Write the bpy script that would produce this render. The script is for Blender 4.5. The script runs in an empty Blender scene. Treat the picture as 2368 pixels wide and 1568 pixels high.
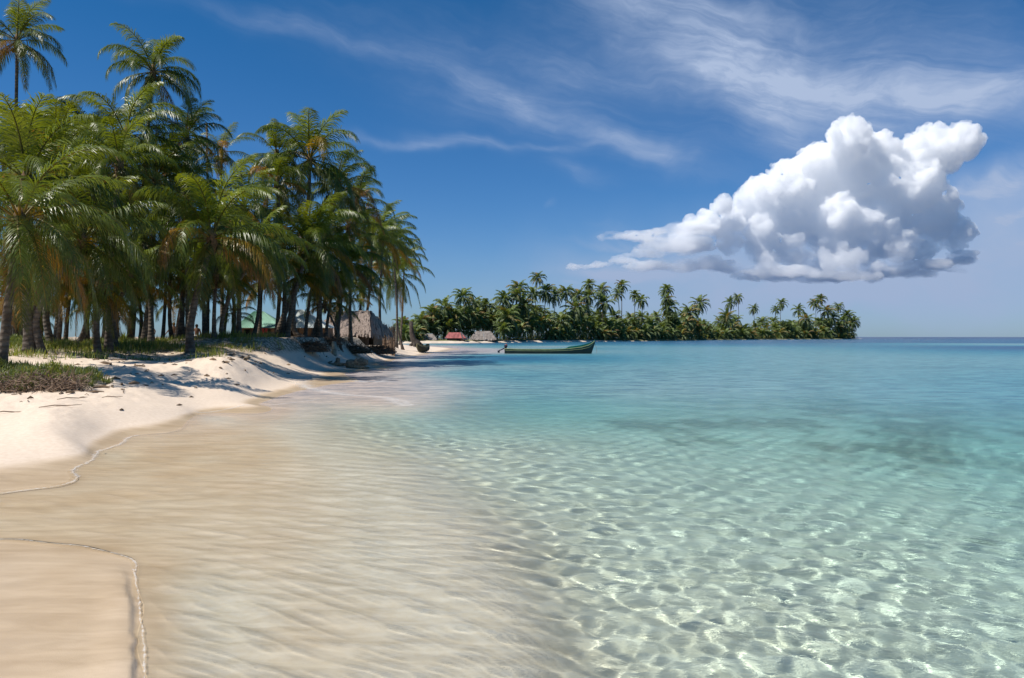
import bpy, bmesh, math, random
import numpy as np
from mathutils import Vector, Matrix

sc = bpy.context.scene
C = sc.collection
R = math.radians

# ------------------------------------------------------------------ camera
F, H, HY, K = 796.0, 1.7, 336.9, 1024 / 2368.0
cd = bpy.data.cameras.new('camera')
cam = bpy.data.objects.new('camera', cd)
C.objects.link(cam)
sc.camera = cam
cd.sensor_width = 36
cd.lens = 36 * F / 1024
cd.clip_start = 0.05
cd.clip_end = 60000
cam.location = (0, 0, H)
cam.rotation_euler = (R(90), 0, 0)
cd.shift_y = -(339 - HY) / 1024

# ------------------------------------------------------------------ sun and sky
SUN_EL = R(56)
sd = Vector((-0.95 * math.cos(SUN_EL), -0.31 * math.cos(SUN_EL), math.sin(SUN_EL))).normalized()
sl = bpy.data.lights.new('sun', 'SUN')
sl.energy = 4.8
sl.angle = R(0.5)
sl.color = (1.0, 0.95, 0.87)
so = bpy.data.objects.new('sun', sl)
C.objects.link(so)
so.rotation_euler = sd.to_track_quat('Z', 'Y').to_euler()
sl.cycles.is_caustics_light = True

w = bpy.data.worlds.new('World')
sc.world = w
w.use_nodes = True
wt = w.node_tree


class G:
    """tiny node-graph helper: every call returns an output socket"""
    def __init__(s, t):
        s.t = t

    def _in(s, sock, v):
        if isinstance(v, bpy.types.NodeSocket):
            s.t.links.new(v, sock)
        elif v is not None:
            sock.default_value = v

    def n(s, typ, ins=None, out=0, **kw):
        nd = s.t.nodes.new(typ)
        for k, v in kw.items():
            setattr(nd, k, v)
        for k, v in (ins or {}).items():
            s._in(nd.inputs[k], v)
        return nd.outputs[out]

    def m(s, op, a, b=None, c=None, clamp=False):
        nd = s.t.nodes.new('ShaderNodeMath')
        nd.operation = op
        nd.use_clamp = clamp
        for i, v in enumerate((a, b, c)):
            if v is not None:
                s._in(nd.inputs[i], v)
        return nd.outputs[0]

    def mix(s, f, a, b, mode='MIX'):
        nd = s.t.nodes.new('ShaderNodeMix')
        nd.data_type = 'RGBA'
        nd.blend_type = mode
        s._in(nd.inputs[0], f)
        s._in(nd.inputs[6], a if not isinstance(a, tuple) else (*a[:3], 1))
        s._in(nd.inputs[7], b if not isinstance(b, tuple) else (*b[:3], 1))
        return nd.outputs[2]

    def ramp(s, f, pts, interp='LINEAR'):
        nd = s.t.nodes.new('ShaderNodeValToRGB')
        nd.color_ramp.interpolation = interp
        e = nd.color_ramp.elements
        while len(e) < len(pts):
            e.new(0.5)
        for i, (p, c) in enumerate(pts):
            e[i].position = p
            e[i].color = (*c, 1) if isinstance(c, tuple) else (c, c, c, 1)
        s._in(nd.inputs[0], f)
        return nd.outputs[0]

    def noise(s, vec, scale, detail=3, rough=0.5, out=0, dist=0.0):
        return s.n('ShaderNodeTexNoise', {'Vector': vec, 'Scale': scale, 'Detail': detail,
                                          'Roughness': rough, 'Distortion': dist}, out)

    def mr(s, v, a, b, c=0.0, d=1.0, smooth=True):
        return s.n('ShaderNodeMapRange', {0: v, 1: a, 2: b, 3: c, 4: d},
                   interpolation_type='SMOOTHSTEP' if smooth else 'LINEAR')

    def xyz(s, x, y, z):
        return s.n('ShaderNodeCombineXYZ', {0: x, 1: y, 2: z})


g = G(wt)
bg = wt.nodes['Background']
sky = wt.nodes.new('ShaderNodeTexSky')
sky.sky_type = 'NISHITA'
sky.sun_disc = False
sky.sun_elevation = SUN_EL
sky.sun_rotation = math.atan2(sd.x, sd.y)
sky.air_density = 1.0
sky.dust_density = 0.3
sky.ozone_density = 3.0
tc = wt.nodes.new('ShaderNodeTexCoord')
sep = wt.nodes.new('ShaderNodeSeparateXYZ')
wt.links.new(tc.outputs['Generated'], sep.inputs[0])
AZ = g.m('ARCTAN2', sep.outputs[0], sep.outputs[1])
EL = g.m('ARCSINE', sep.outputs[2])


def p2a(px, py):
    u = (px * K - 512) / F
    v = (HY - py * K) / F
    return math.atan(u), math.asin(v / math.sqrt(1 + u * u + v * v))


wn = g.noise(g.xyz(AZ, EL, 0.0), 5.0, 4, 0.55, out=1)
wsep = wt.nodes.new('ShaderNodeSeparateXYZ')
wt.links.new(wn, wsep.inputs[0])
AZw = g.m('ADD', AZ, g.m('MULTIPLY', g.m('SUBTRACT', wsep.outputs[0], 0.5), 0.16))
ELw = g.m('ADD', EL, g.m('MULTIPLY', g.m('SUBTRACT', wsep.outputs[1], 0.5), 0.10))
# cirrus bands: x, y (photo px), half length, half width (px), slope in degrees, strength
CIR = [(760, 85, 260, 22, 8, .26), (1150, 175, 330, 55, 20, .16), (1080, 240, 260, 60, 16, .12),
       (1330, 290, 230, 26, 22, .34), (1250, 225, 150, 30, 10, .22), (1480, 345, 90, 24, 24, .26),
       (960, 345, 190, 10, 0, .36), (1060, 338, 90, 13, 8, .38), (1230, 352, 130, 8, -3, .22),
       (1850, 215, 460, 46, 10, .75), (1620, 120, 330, 90, 28, .55), (2000, 120, 420, 90, 18, .48),
       (1560, 30, 260, 60, 24, .14), (1790, 280, 130, 50, 50, .26), (2150, 260, 330, 34, 6, .42),
       (1345, 400, 60, 18, 24, .22), (1560, 395, 60, 18, 24, .16), (2290, 440, 210, 26, -12, .62),
       (2330, 490, 180, 14, -10, .45), (2320, 545, 170, 26, 0, .62), (2000, 330, 400, 60, 0, .14),
       (1300, 658, 60, 12, 0, .7), (2250, 620, 300, 26, 3, .4), (1720, 662, 50, 10, -8, .5), (1860, 668, 110, 8, -2, .5), (1278, 482, 14, 7, -20, .22), (1430, 555, 90, 10, 6, .6), (1560, 560, 200, 26, 8, .5), (1420, 618, 160, 12, -3, .7), (2270, 425, 130, 22, -10, .95), (2340, 480, 120, 12, -14, .8), (2320, 550, 150, 26, 2, .95)]
tot = None
for (px, py, a, b, sl_, st) in CIR:
    a0, e0 = p2a(px, py)
    c_, s_ = math.cos(R(sl_)), math.sin(R(sl_))
    dx = g.m('SUBTRACT', AZw, a0)
    dy = g.m('SUBTRACT', e0, ELw)
    u = g.m('MULTIPLY_ADD', dx, c_, g.m('MULTIPLY', dy, s_))
    v = g.m('MULTIPLY_ADD', dy, c_, g.m('MULTIPLY', dx, -s_))
    A, B = a * K / F, b * K / F
    q = g.m('ADD', g.m('POWER', g.m('ABSOLUTE', g.m('DIVIDE', u, A)), 2.0),
            g.m('POWER', g.m('ABSOLUTE', g.m('DIVIDE', v, B)), 2.0))
    e = g.m('MULTIPLY', g.m('EXPONENT', g.m('MULTIPLY', q, -0.8)), st)
    tot = e if tot is None else g.m('ADD', tot, e)
# wispy fibres, combed along a shallow slope
c_, s_ = math.cos(R(14)), math.sin(R(14))
fu = g.m('MULTIPLY_ADD', AZw, c_, g.m('MULTIPLY', EL, -s_))
fv = g.m('MULTIPLY_ADD', ELw, c_, g.m('MULTIPLY', AZ, s_))
fib = g.noise(g.xyz(g.m('MULTIPLY', fu, 5.0), g.m('MULTIPLY', fv, 34.0), 1.3), 1.0, 6, 0.62, dist=0.4)
fib2 = g.noise(g.xyz(g.m('MULTIPLY', AZw, 9.0), g.m('MULTIPLY', ELw, 16.0), 4.3), 1.0, 5, 0.6)
fm = g.m('MULTIPLY', g.mr(fib, 0.22, 0.80), g.mr(fib2, 0.18, 0.75))
cir = g.m('MULTIPLY', tot, g.m('MULTIPLY_ADD', fm, 1.15, 0.30), clamp=True)
# soft lavender veil round the foot of the big cloud
vt = None
for (px, py, a, b, st) in [(2290, 480, 140, 60, .5), (1850, 640, 520, 90, .72), (1560, 600, 190, 34, .5), (2350, 560, 260, 60, .40), (1900, 700, 620, 60, .50), (1420, 622, 110, 14, .45), (2330, 420, 150, 26, .35)]:
    a0, e0 = p2a(px, py)
    q = g.m('ADD', g.m('POWER', g.m('ABSOLUTE', g.m('DIVIDE', g.m('SUBTRACT', AZw, a0), a * K / F)), 2.0),
            g.m('POWER', g.m('ABSOLUTE', g.m('DIVIDE', g.m('SUBTRACT', ELw, e0), b * K / F)), 2.0))
    e = g.m('MULTIPLY', g.m('EXPONENT', g.m('MULTIPLY', q, -0.8)), st)
    vt = e if vt is None else g.m('ADD', vt, e)
veil = g.m('MULTIPLY', vt, g.m('MULTIPLY_ADD', fib2, .9, .5), clamp=True)
cir = g.m('MAXIMUM', cir, veil)
# generic faint veil so that the rest of the sphere is not empty
hs = g.mix(g.m('MINIMUM', g.m('MULTIPLY', EL, 1.9), 1.0, clamp=True), (0.45, 0.67, 1.03), (0.008, 0.505, 0.82))
base = g.mix(1.0, sky.outputs[0], hs, 'MULTIPLY')
cc = g.mix(g.mr(EL, 0.03, 0.30), (3.4, 4.4, 6.4), (4.2, 5.2, 7.2))
skc = g.mix(cir, base, cc)
wt.links.new(skc, bg.inputs[0])
bg.inputs[1].default_value = 0.09

sc.view_settings.view_transform = 'Standard'
sc.view_settings.look = 'None'
sc.view_settings.exposure = 0.15
sc.view_settings.gamma = 1
sc.render.engine = 'CYCLES'
cy = sc.cycles
cy.use_denoising = True
cy.adaptive_threshold = 0.006
cy.max_bounces = 72
cy.diffuse_bounces = 3
cy.glossy_bounces = 2
cy.transmission_bounces = 5
cy.volume_bounces = 72
cy.transparent_max_bounces = 12
cy.sample_clamp_indirect = 4
cy.caustics_reflective = False
cy.caustics_refractive = True


# ------------------------------------------------------------------ helpers
def at(px, py, d):
    """world point seen at photo pixel (px, py) of the 2368-wide view at distance d"""
    return Vector(((px * K - 512) / F * d, d, H + (HY - py * K) / F * d))


def tag(o, label=None, cat=None, group=None, kind=None):
    if label: o['label'] = label
    if cat: o['category'] = cat
    if group: o['group'] = group
    if kind: o['kind'] = kind
    return o


def empty(name, loc, label, cat, group=None, rz=0.0):
    o = bpy.data.objects.new(name, None)
    o.empty_display_size = 0.2
    C.objects.link(o)
    o.location = loc
    o.rotation_euler = (0, 0, rz)
    return tag(o, label, cat, group)


def link(name, me, parent=None, loc=None, rz=0.0):
    o = bpy.data.objects.new(name, me)
    C.objects.link(o)
    if parent: o.parent = parent
    if loc is not None: o.location = loc
    o.rotation_euler = (0, 0, rz)
    return o


def mesh_np(name, v, faces, mats=(), smooth=False, attrs=None):
    """v (n,3); faces: list of int arrays (m,k)"""
    me = bpy.data.meshes.new(name)
    v = np.asarray(v, dtype=np.float32)
    me.vertices.add(len(v))
    me.vertices.foreach_set('co', v.ravel())
    fl = [np.asarray(f, dtype=np.int32) for f in faces if len(f)]
    idx = np.concatenate([f.ravel() for f in fl])
    cnt = np.concatenate([np.full(len(f), f.shape[1], dtype=np.int32) for f in fl])
    st = np.concatenate([[0], np.cumsum(cnt)[:-1]]).astype(np.int32)
    me.loops.add(len(idx))
    me.loops.foreach_set('vertex_index', idx)
    me.polygons.add(len(cnt))
    me.polygons.foreach_set('loop_start', st)
    me.update(calc_edges=True)
    if smooth:
        me.shade_smooth()
    for k, a in (attrs or {}).items():
        at_ = me.attributes.new(k, 'FLOAT', 'POINT')
        at_.data.foreach_set('value', np.asarray(a, dtype=np.float32))
    for m in mats:
        me.materials.append(m)
    return me


class MB:
    """collects simple shapes into one mesh"""
    def __init__(s):
        s.v, s.f = [], []

    def add(s, vs, fs):
        b = len(s.v)
        s.v += [tuple(p) for p in vs]
        s.f += [tuple(i + b for i in f) for f in fs]

    def box(s, c, size, rot=None):
        x, y, z = (k / 2 for k in size)
        ps = [Vector((i * x, j * y, k * z)) for k in (-1, 1) for j in (-1, 1) for i in (-1, 1)]
        if rot is not None: ps = [rot @ p for p in ps]
        ps = [p + Vector(c) for p in ps]
        s.add(ps, [(0, 2, 3, 1), (4, 5, 7, 6), (0, 1, 5, 4), (2, 6, 7, 3), (0, 4, 6, 2), (1, 3, 7, 5)])

    def tube(s, pts, rad, n=8, cap=True):
        pts = [Vector(p) for p in pts]
        if not hasattr(rad, '__len__'): rad = [rad] * len(pts)
        rings = []
        ref = Vector((0, 1, 0))
        for i, p in enumerate(pts):
            t = (pts[min(i + 1, len(pts) - 1)] - pts[max(i - 1, 0)]).normalized()
            a = t.cross(ref)
            if a.length < 1e-3: a = t.cross(Vector((1, 0, 0)))
            a.normalize()
            b = t.cross(a)
            rings.append([p + (a * math.cos(2 * math.pi * k / n) + b * math.sin(2 * math.pi * k / n)) * rad[i] for k in range(n)])
        vs = [q for r in rings for q in r]
        fs = []
        for i in range(len(pts) - 1):
            for k in range(n):
                fs.append((i * n + k, i * n + (k + 1) % n, (i + 1) * n + (k + 1) % n, (i + 1) * n + k))
        if cap:
            fs.append(tuple(range(n))[::-1])
            fs.append(tuple((len(pts) - 1) * n + k for k in range(n)))
        s.add(vs, fs)

    def ball(s, c, r, n=8, sq=(1, 1, 1)):
        vs, fs = [], []
        for i in range(n + 1):
            th = math.pi * i / n
            for k in range(n * 2):
                ph = math.pi * k / n
                vs.append((c[0] + r * sq[0] * math.sin(th) * math.cos(ph), c[1] + r * sq[1] * math.sin(th) * math.sin(ph), c[2] + r * sq[2] * math.cos(th)))
        for i in range(n):
            for k in range(n * 2):
                fs.append((i * 2 * n + k, (i + 1) * 2 * n + k, (i + 1) * 2 * n + (k + 1) % (2 * n), i * 2 * n + (k + 1) % (2 * n)))
        s.add(vs, fs)

    def build(s, name, m, parent=None, smooth=False, loc=None, rz=0.0):
        me = bpy.data.meshes.new(name)
        me.from_pydata(s.v, [], s.f)
        me.update()
        me.validate()
        if smooth: me.shade_smooth()
        me.materials.append(m)
        return link(name, me, parent, loc, rz)


def vnoise(x, y, seed=0):
    """value noise, numpy"""
    xi, yi = np.floor(x).astype(np.int64), np.floor(y).astype(np.int64)
    xf, yf = x - xi, y - yi
    xf, yf = xf * xf * (3 - 2 * xf), yf * yf * (3 - 2 * yf)

    def h(a, b):
        n = (a * 374761393 + b * 668265263 + seed * 1442695041) & 0xffffffff
        n = ((n ^ (n >> 13)) * 1274126177) & 0xffffffff
        return ((n ^ (n >> 16)) & 0xffff) / 65535.0
    return (h(xi, yi) * (1 - xf) + h(xi + 1, yi) * xf) * (1 - yf) + (h(xi, yi + 1) * (1 - xf) + h(xi + 1, yi + 1) * xf) * yf


def fbm(x, y, seed=0, o=4):
    s, a, t = 0, 1, 0
    for i in range(o):
        s = s + a * (vnoise(x * 2 ** i + 17.3 * i, y * 2 ** i + 9.1 * i, seed + i) - 0.5)
        t += a
        a *= 0.5
    return s / t


def sstep(a, b, x):
    t = np.clip((x - a) / (b - a), 0, 1)
    return t * t * (3 - 2 * t)


# ------------------------------------------------------------------ materials
MATS = {}


def mat(name):
    m = bpy.data.materials.new(name)
    m.use_nodes = True
    MATS[name] = m
    t = m.node_tree
    return m, G(t), t.nodes['Principled BSDF'], t.nodes['Material Output']


def simple(name, col, rough=0.7, var=0.25, scale=6.0, spec=0.3, bump=0.0, stretch=(1, 1, 1), metal=0.0):
    m, g, p, out = mat(name)
    co = g.n('ShaderNodeTexCoord', out=3)
    mp = g.n('ShaderNodeMapping', {'Vector': co, 'Scale': stretch})
    nz = g.noise(mp, scale, 5, 0.6)
    f = g.mr(nz, 0.3, 0.7)
    c = g.mix(f, tuple(k * (1 - var) for k in col), tuple(min(1, k * (1 + var)) for k in col))
    g._in(p.inputs['Base Color'], c)
    p.inputs['Roughness'].default_value = rough
    p.inputs['Specular IOR Level'].default_value = spec
    p.inputs['Metallic'].default_value = metal
    if bump:
        b = g.n('ShaderNodeBump', {'Height': nz, 'Strength': bump, 'Distance': 0.03})
        g._in(p.inputs['Normal'], b)
    return m


# sand: colour follows how wet / how deep the sand lies
m, g, p, out = mat('sand')
geo = g.n('ShaderNodeNewGeometry')
sz = wtn = m.node_tree.nodes.new('ShaderNodeSeparateXYZ')
m.node_tree.links.new(geo, sz.inputs[0])
Z = sz.outputs[2]
n1 = g.noise(geo, 0.9, 4, 0.55)
n2 = g.noise(geo, 14.0, 4, 0.6)
n3 = g.noise(geo, 160.0, 2, 0.6)
Zn = g.m('ADD', Z, g.m('MULTIPLY', g.m('SUBTRACT', n1, 0.5), 0.035))
dry = g.mix(g.mr(n2, 0.3, 0.75), (0.71, 0.565, 0.43), (0.80, 0.655, 0.515))
dry = g.mix(g.m('MULTIPLY', g.mr(n3, 0.62, 0.75), 0.25), dry, (0.42, 0.33, 0.26))
wet = g.mix(g.mr(n1, 0.35, 0.65), (0.54, 0.40, 0.255), (0.60, 0.46, 0.31))
swl = g.mix(g.mr(n1, 0.35, 0.65), (0.84, 0.63, 0.40), (0.90, 0.71, 0.48))
wet = g.mix(g.mr(Z, -0.012, 0.004), swl, wet)
bed = g.mix(g.mr(n2, 0.3, 0.7), (0.88, 0.76, 0.56), (0.93, 0.83, 0.65))
lit = g.mix(g.mr(Z, -0.075, -0.02), bed, wet)
stk = g.noise(g.n('ShaderNodeMapping', {'Vector': geo, 'Scale': (.9, 4.5, 1), 'Rotation': (0, 0, .35)}), 1.3, 5, .62, dist=.8)
lit = g.mix(1.0, lit, g.mix(g.mr(stk, .3, .7), (.88, .86, .84), (1.08, 1.08, 1.09)), 'MULTIPLY')
lit = g.mix(g.m('MULTIPLY', g.mr(n3, 0.66, 0.74), 0.35), lit, (.16, .12, .08))
col = g.mix(g.mr(Zn, 0.03, 0.085), lit, dry)
# sea grass and coral rubble patches on the deeper bed
pm = g.n('ShaderNodeAttribute', attribute_name='patch', out=2)
col = g.mix(pm, col, g.mix(g.mr(n2, .4, .6), (0.05, 0.06, 0.035), (0.14, 0.13, 0.07)))
lm = g.n('ShaderNodeAttribute', attribute_name='litter', out=2)
n5 = g.noise(geo, 5.5, 5, 0.7)
col = g.mix(g.m('MULTIPLY', lm, g.mr(n5, 0.36, 0.58)), col, (0.17, 0.13, 0.08))
g._in(p.inputs['Base Color'], col)
g._in(p.inputs['Roughness'], g.mix(g.mr(Zn, 0.02, 0.075), (0.32, .32, .32), (0.95, .95, .95)))
g._in(p.inputs['Specular IOR Level'], 0.35)
bh = g.m('ADD', g.m('MULTIPLY', n3, 0.10), g.m('MULTIPLY', n2, g.mr(Z, 0.1, 0.5)))
g._in(p.inputs['Normal'], g.n('ShaderNodeBump', {'Height': bh, 'Strength': 0.45, 'Distance': 0.03}))
SAND = m

# water: refracts in the clear near shore, solid turquoise body colour by depth farther out
m, g, p, out = mat('sea_water')
m.node_tree.nodes.remove(p)
geo = g.n('ShaderNodeNewGeometry')
dep = g.n('ShaderNodeAttribute', attribute_name='depth', out=2)
far = g.n('ShaderNodeAttribute', attribute_name='far', out=2)
pat = g.n('ShaderNodeAttribute', attribute_name='patch', out=2)
KA = (0.37, 0.098, 0.048)          # absorption per metre
one = [g.m('EXPONENT', g.m('MULTIPLY', dep, -k * 1.15)) for k in KA]
T1 = g.n('ShaderNodeCombineColor', {0: one[0], 1: one[1], 2: one[2]})
T2 = g.mix(1.0, T1, T1, 'MULTIPLY')
n1 = g.noise(geo, 0.35, 4, 0.6)
mp = g.n('ShaderNodeMapping', {'Vector': geo, 'Scale': (0.5, 1.0, 1.0), 'Rotation': (0, 0, 0.15)})
n2 = g.noise(mp, 1.6, 5, 0.62, dist=0.6)
n3 = g.noise(mp, 5.5, 4, 0.6, dist=0.4)
ns = g.m('ADD', g.m('MULTIPLY', n2, 1.0), g.m('MULTIPLY', n3, 0.42))
bump = g.n('ShaderNodeBump', {'Height': ns, 'Strength': 1.0, 'Distance': g.m('MULTIPLY_ADD', far, 0.10, 0.012)})
body = g.mix(1.0, T2, (0.46, 0.37, 0.31), 'MULTIPLY')
body = g.mix(1.0, body, (0.028, 0.04, 0.07), 'ADD')
body = g.mix(1.0, body, g.mix(g.mr(g.m('ADD', n2, g.m('MULTIPLY', n3, .6)), .5, 1.1), (.50, .60, .72), (1.38, 1.32, 1.24)), 'MULTIPLY')  # wave glitter put into the body colour as light and dark mottling
glint = g.mr(n3, 0.46, 0.72)
body = g.mix(pat, body, (0.035, 0.11, 0.15))
fm = g.mr(far, 0.0, 1.0, smooth=False)
body = g.mix(1.0, body, g.xyz(*[g.m('SUBTRACT', 2.0, fm)] * 3), 'MULTIPLY')
dif = g.n('ShaderNodeBsdfDiffuse', {'Color': body})
mp2 = g.n('ShaderNodeMapping', {'Vector': geo, 'Scale': (0.75, 1.1, 1.0), 'Rotation': (0, 0, -0.3)})
n4 = g.noise(mp2, 17.0, 3, 0.6, dist=0.8)
b2 = g.n('ShaderNodeBump', {'Height': n4, 'Strength': 1.0, 'Distance': g.mr(dep, .02, .35, .0032, .0042)})
refr = g.n('ShaderNodeBsdfRefraction', {'Color': T1, 'Roughness': 0.0, 'IOR': 1.333, 'Normal': b2})
trn = g.n('ShaderNodeBsdfTransparent', {'Color': g.mix(g.mr(dep, 0.0, .005), (1, 1, 1), (.87, .87, .87))})
clear = g.n('ShaderNodeMixShader', {0: g.m('LESS_THAN', dep, .005), 1: refr, 2: trn})
glo = g.n('ShaderNodeBsdfGlossy', {'Roughness': g.m('MULTIPLY_ADD', far, 0.10, 0.06), 'Normal': bump})
fr = g.n('ShaderNodeFresnel', {'IOR': 1.333, 'Normal': bump})
fr = g.m('MULTIPLY', fr, g.m('MULTIPLY_ADD', far, .28, .34))
under = g.n('ShaderNodeMixShader', {0: fm, 1: clear, 2: dif})
fin = g.n('ShaderNodeMixShader', {0: fr, 1: under, 2: glo})
m.node_tree.links.new(fin, out.inputs[0])
WATER = m

# foam
m, g, p, out = mat('foam')
geo = g.n('ShaderNodeNewGeometry')
a = g.n('ShaderNodeAttribute', attribute_name='edge', out=2)
nz = g.noise(geo, 24.0, 5, 0.75)
k = g.mr(g.m('ADD', g.m('MULTIPLY', a, 0.6), g.m('MULTIPLY', g.m('SUBTRACT', nz, 0.5), 1.4)), 0.36, 0.70)
p.inputs['Base Color'].default_value = (0.82, 0.78, 0.74, 1)
p.inputs['Roughness'].default_value = 0.8
g._in(p.inputs['Alpha'], g.m('MULTIPLY', k, 0.50))
FOAM = m


def leafmat(name, ramp, trans=0.34, rough=0.38):
    m, g, p, out = mat(name)
    age = g.n('ShaderNodeAttribute', attribute_name='age', out=2)
    oi = m.node_tree.nodes.new('ShaderNodeObjectInfo')
    a2 = g.m('ADD', age, g.m('MULTIPLY', g.m('SUBTRACT', oi.outputs['Random'], 0.5), 0.12))
    col = g.ramp(a2, ramp)
    geo = g.n('ShaderNodeNewGeometry')
    nz = g.noise(geo, 1.6, 3, 0.6)
    col = g.mix(1.0, col, g.mix(g.mr(nz, 0.3, 0.7), (0.72, 0.74, 0.8), (1.28, 1.22, 1.05)), 'MULTIPLY')
    g._in(p.inputs['Base Color'], col)
    p.inputs['Roughness'].default_value = rough
    p.inputs['Specular IOR Level'].default_value = 0.55
    tr = g.n('ShaderNodeBsdfTranslucent', {'Color': g.mix(1.0, col, (1.9, 1.6, 0.5), 'MULTIPLY')})
    ms = g.n('ShaderNodeMixShader', {0: trans, 1: p.outputs[0], 2: tr})
    m.node_tree.links.new(ms, out.inputs[0])
    return m


LEAF = leafmat('palm_leaf', [(0.0, (0.165, 0.215, 0.022)), (0.25, (0.098, 0.145, 0.018)), (0.6, (0.082, 0.112, 0.02)),
                             (0.80, (0.17, 0.155, 0.02)), (0.90, (0.36, 0.21, 0.02)), (0.97, (0.22, 0.12, 0.045))])
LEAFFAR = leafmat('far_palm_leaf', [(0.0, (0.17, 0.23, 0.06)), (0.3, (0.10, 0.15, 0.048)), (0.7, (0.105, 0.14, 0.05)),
                                    (0.88, (0.19, 0.17, 0.05)), (0.95, (0.36, 0.24, 0.07)), (1.0, (0.15, 0.10, 0.05))], 0.3, 0.55)  # distance haze put into the colour: paler, greyer greens than the near leaf
GRASS = leafmat('grass_blade', [(0.0, (0.15, 0.22, 0.04)), (0.5, (0.20, 0.24, 0.06)), (1.0, (0.36, 0.29, 0.13))], 0.3, 0.6)
SHRUB = leafmat('shrub_leaf', [(0.0, (0.13, 0.19, 0.06)), (0.6, (0.18, 0.22, 0.07)), (1.0, (0.36, 0.32, 0.14))], 0.3, 0.5)
TWIG = simple('dry_twig', (0.24, 0.17, 0.12), 0.9, 0.4, 9)
STALK = simple('frond_stalk', (0.28, 0.24, 0.05), 0.5, 0.3, 3)
COCO = simple('coconut_husk', (0.20, 0.17, 0.04), 0.55, 0.4, 5)
SHEATH = simple('fibre_sheath', (0.16, 0.10, 0.05), 0.95, 0.5, 14, bump=0.6)

m, g, p, out = mat('palm_bark')
co = g.n('ShaderNodeTexCoord', out=3)
wv = g.n('ShaderNodeTexWave', {'Vector': co, 'Scale': 1.9, 'Distortion': 2.4, 'Detail': 3.0, 'Detail Scale': 2.0}, out=1, bands_direction='Z')
nz = g.noise(co, 3.0, 5, 0.65)
c1 = g.mix(g.mr(nz, 0.3, 0.7), (0.085, 0.065, 0.05), (0.20, 0.165, 0.13))
c1 = g.mix(g.m('MULTIPLY', g.mr(wv, 0.6, 0.95), 0.5), c1, (0.075, 0.055, 0.04))
g._in(p.inputs['Base Color'], c1)
p.inputs['Roughness'].default_value = 0.9
p.inputs['Specular IOR Level'].default_value = 0.2
g._in(p.inputs['Normal'], g.n('ShaderNodeBump', {'Height': g.m('ADD', g.m('MULTIPLY', wv, 0.6), nz), 'Strength': 0.8, 'Distance': 0.03}))
BARK = m


# ------------------------------------------------------------------ terrain
def gp(px, py, z):
    """point at height z seen at a photo pixel"""
    d = (H - z) * F / (py * K - HY)
    return ((px * K - 512) / F * d, d, z)


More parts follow.
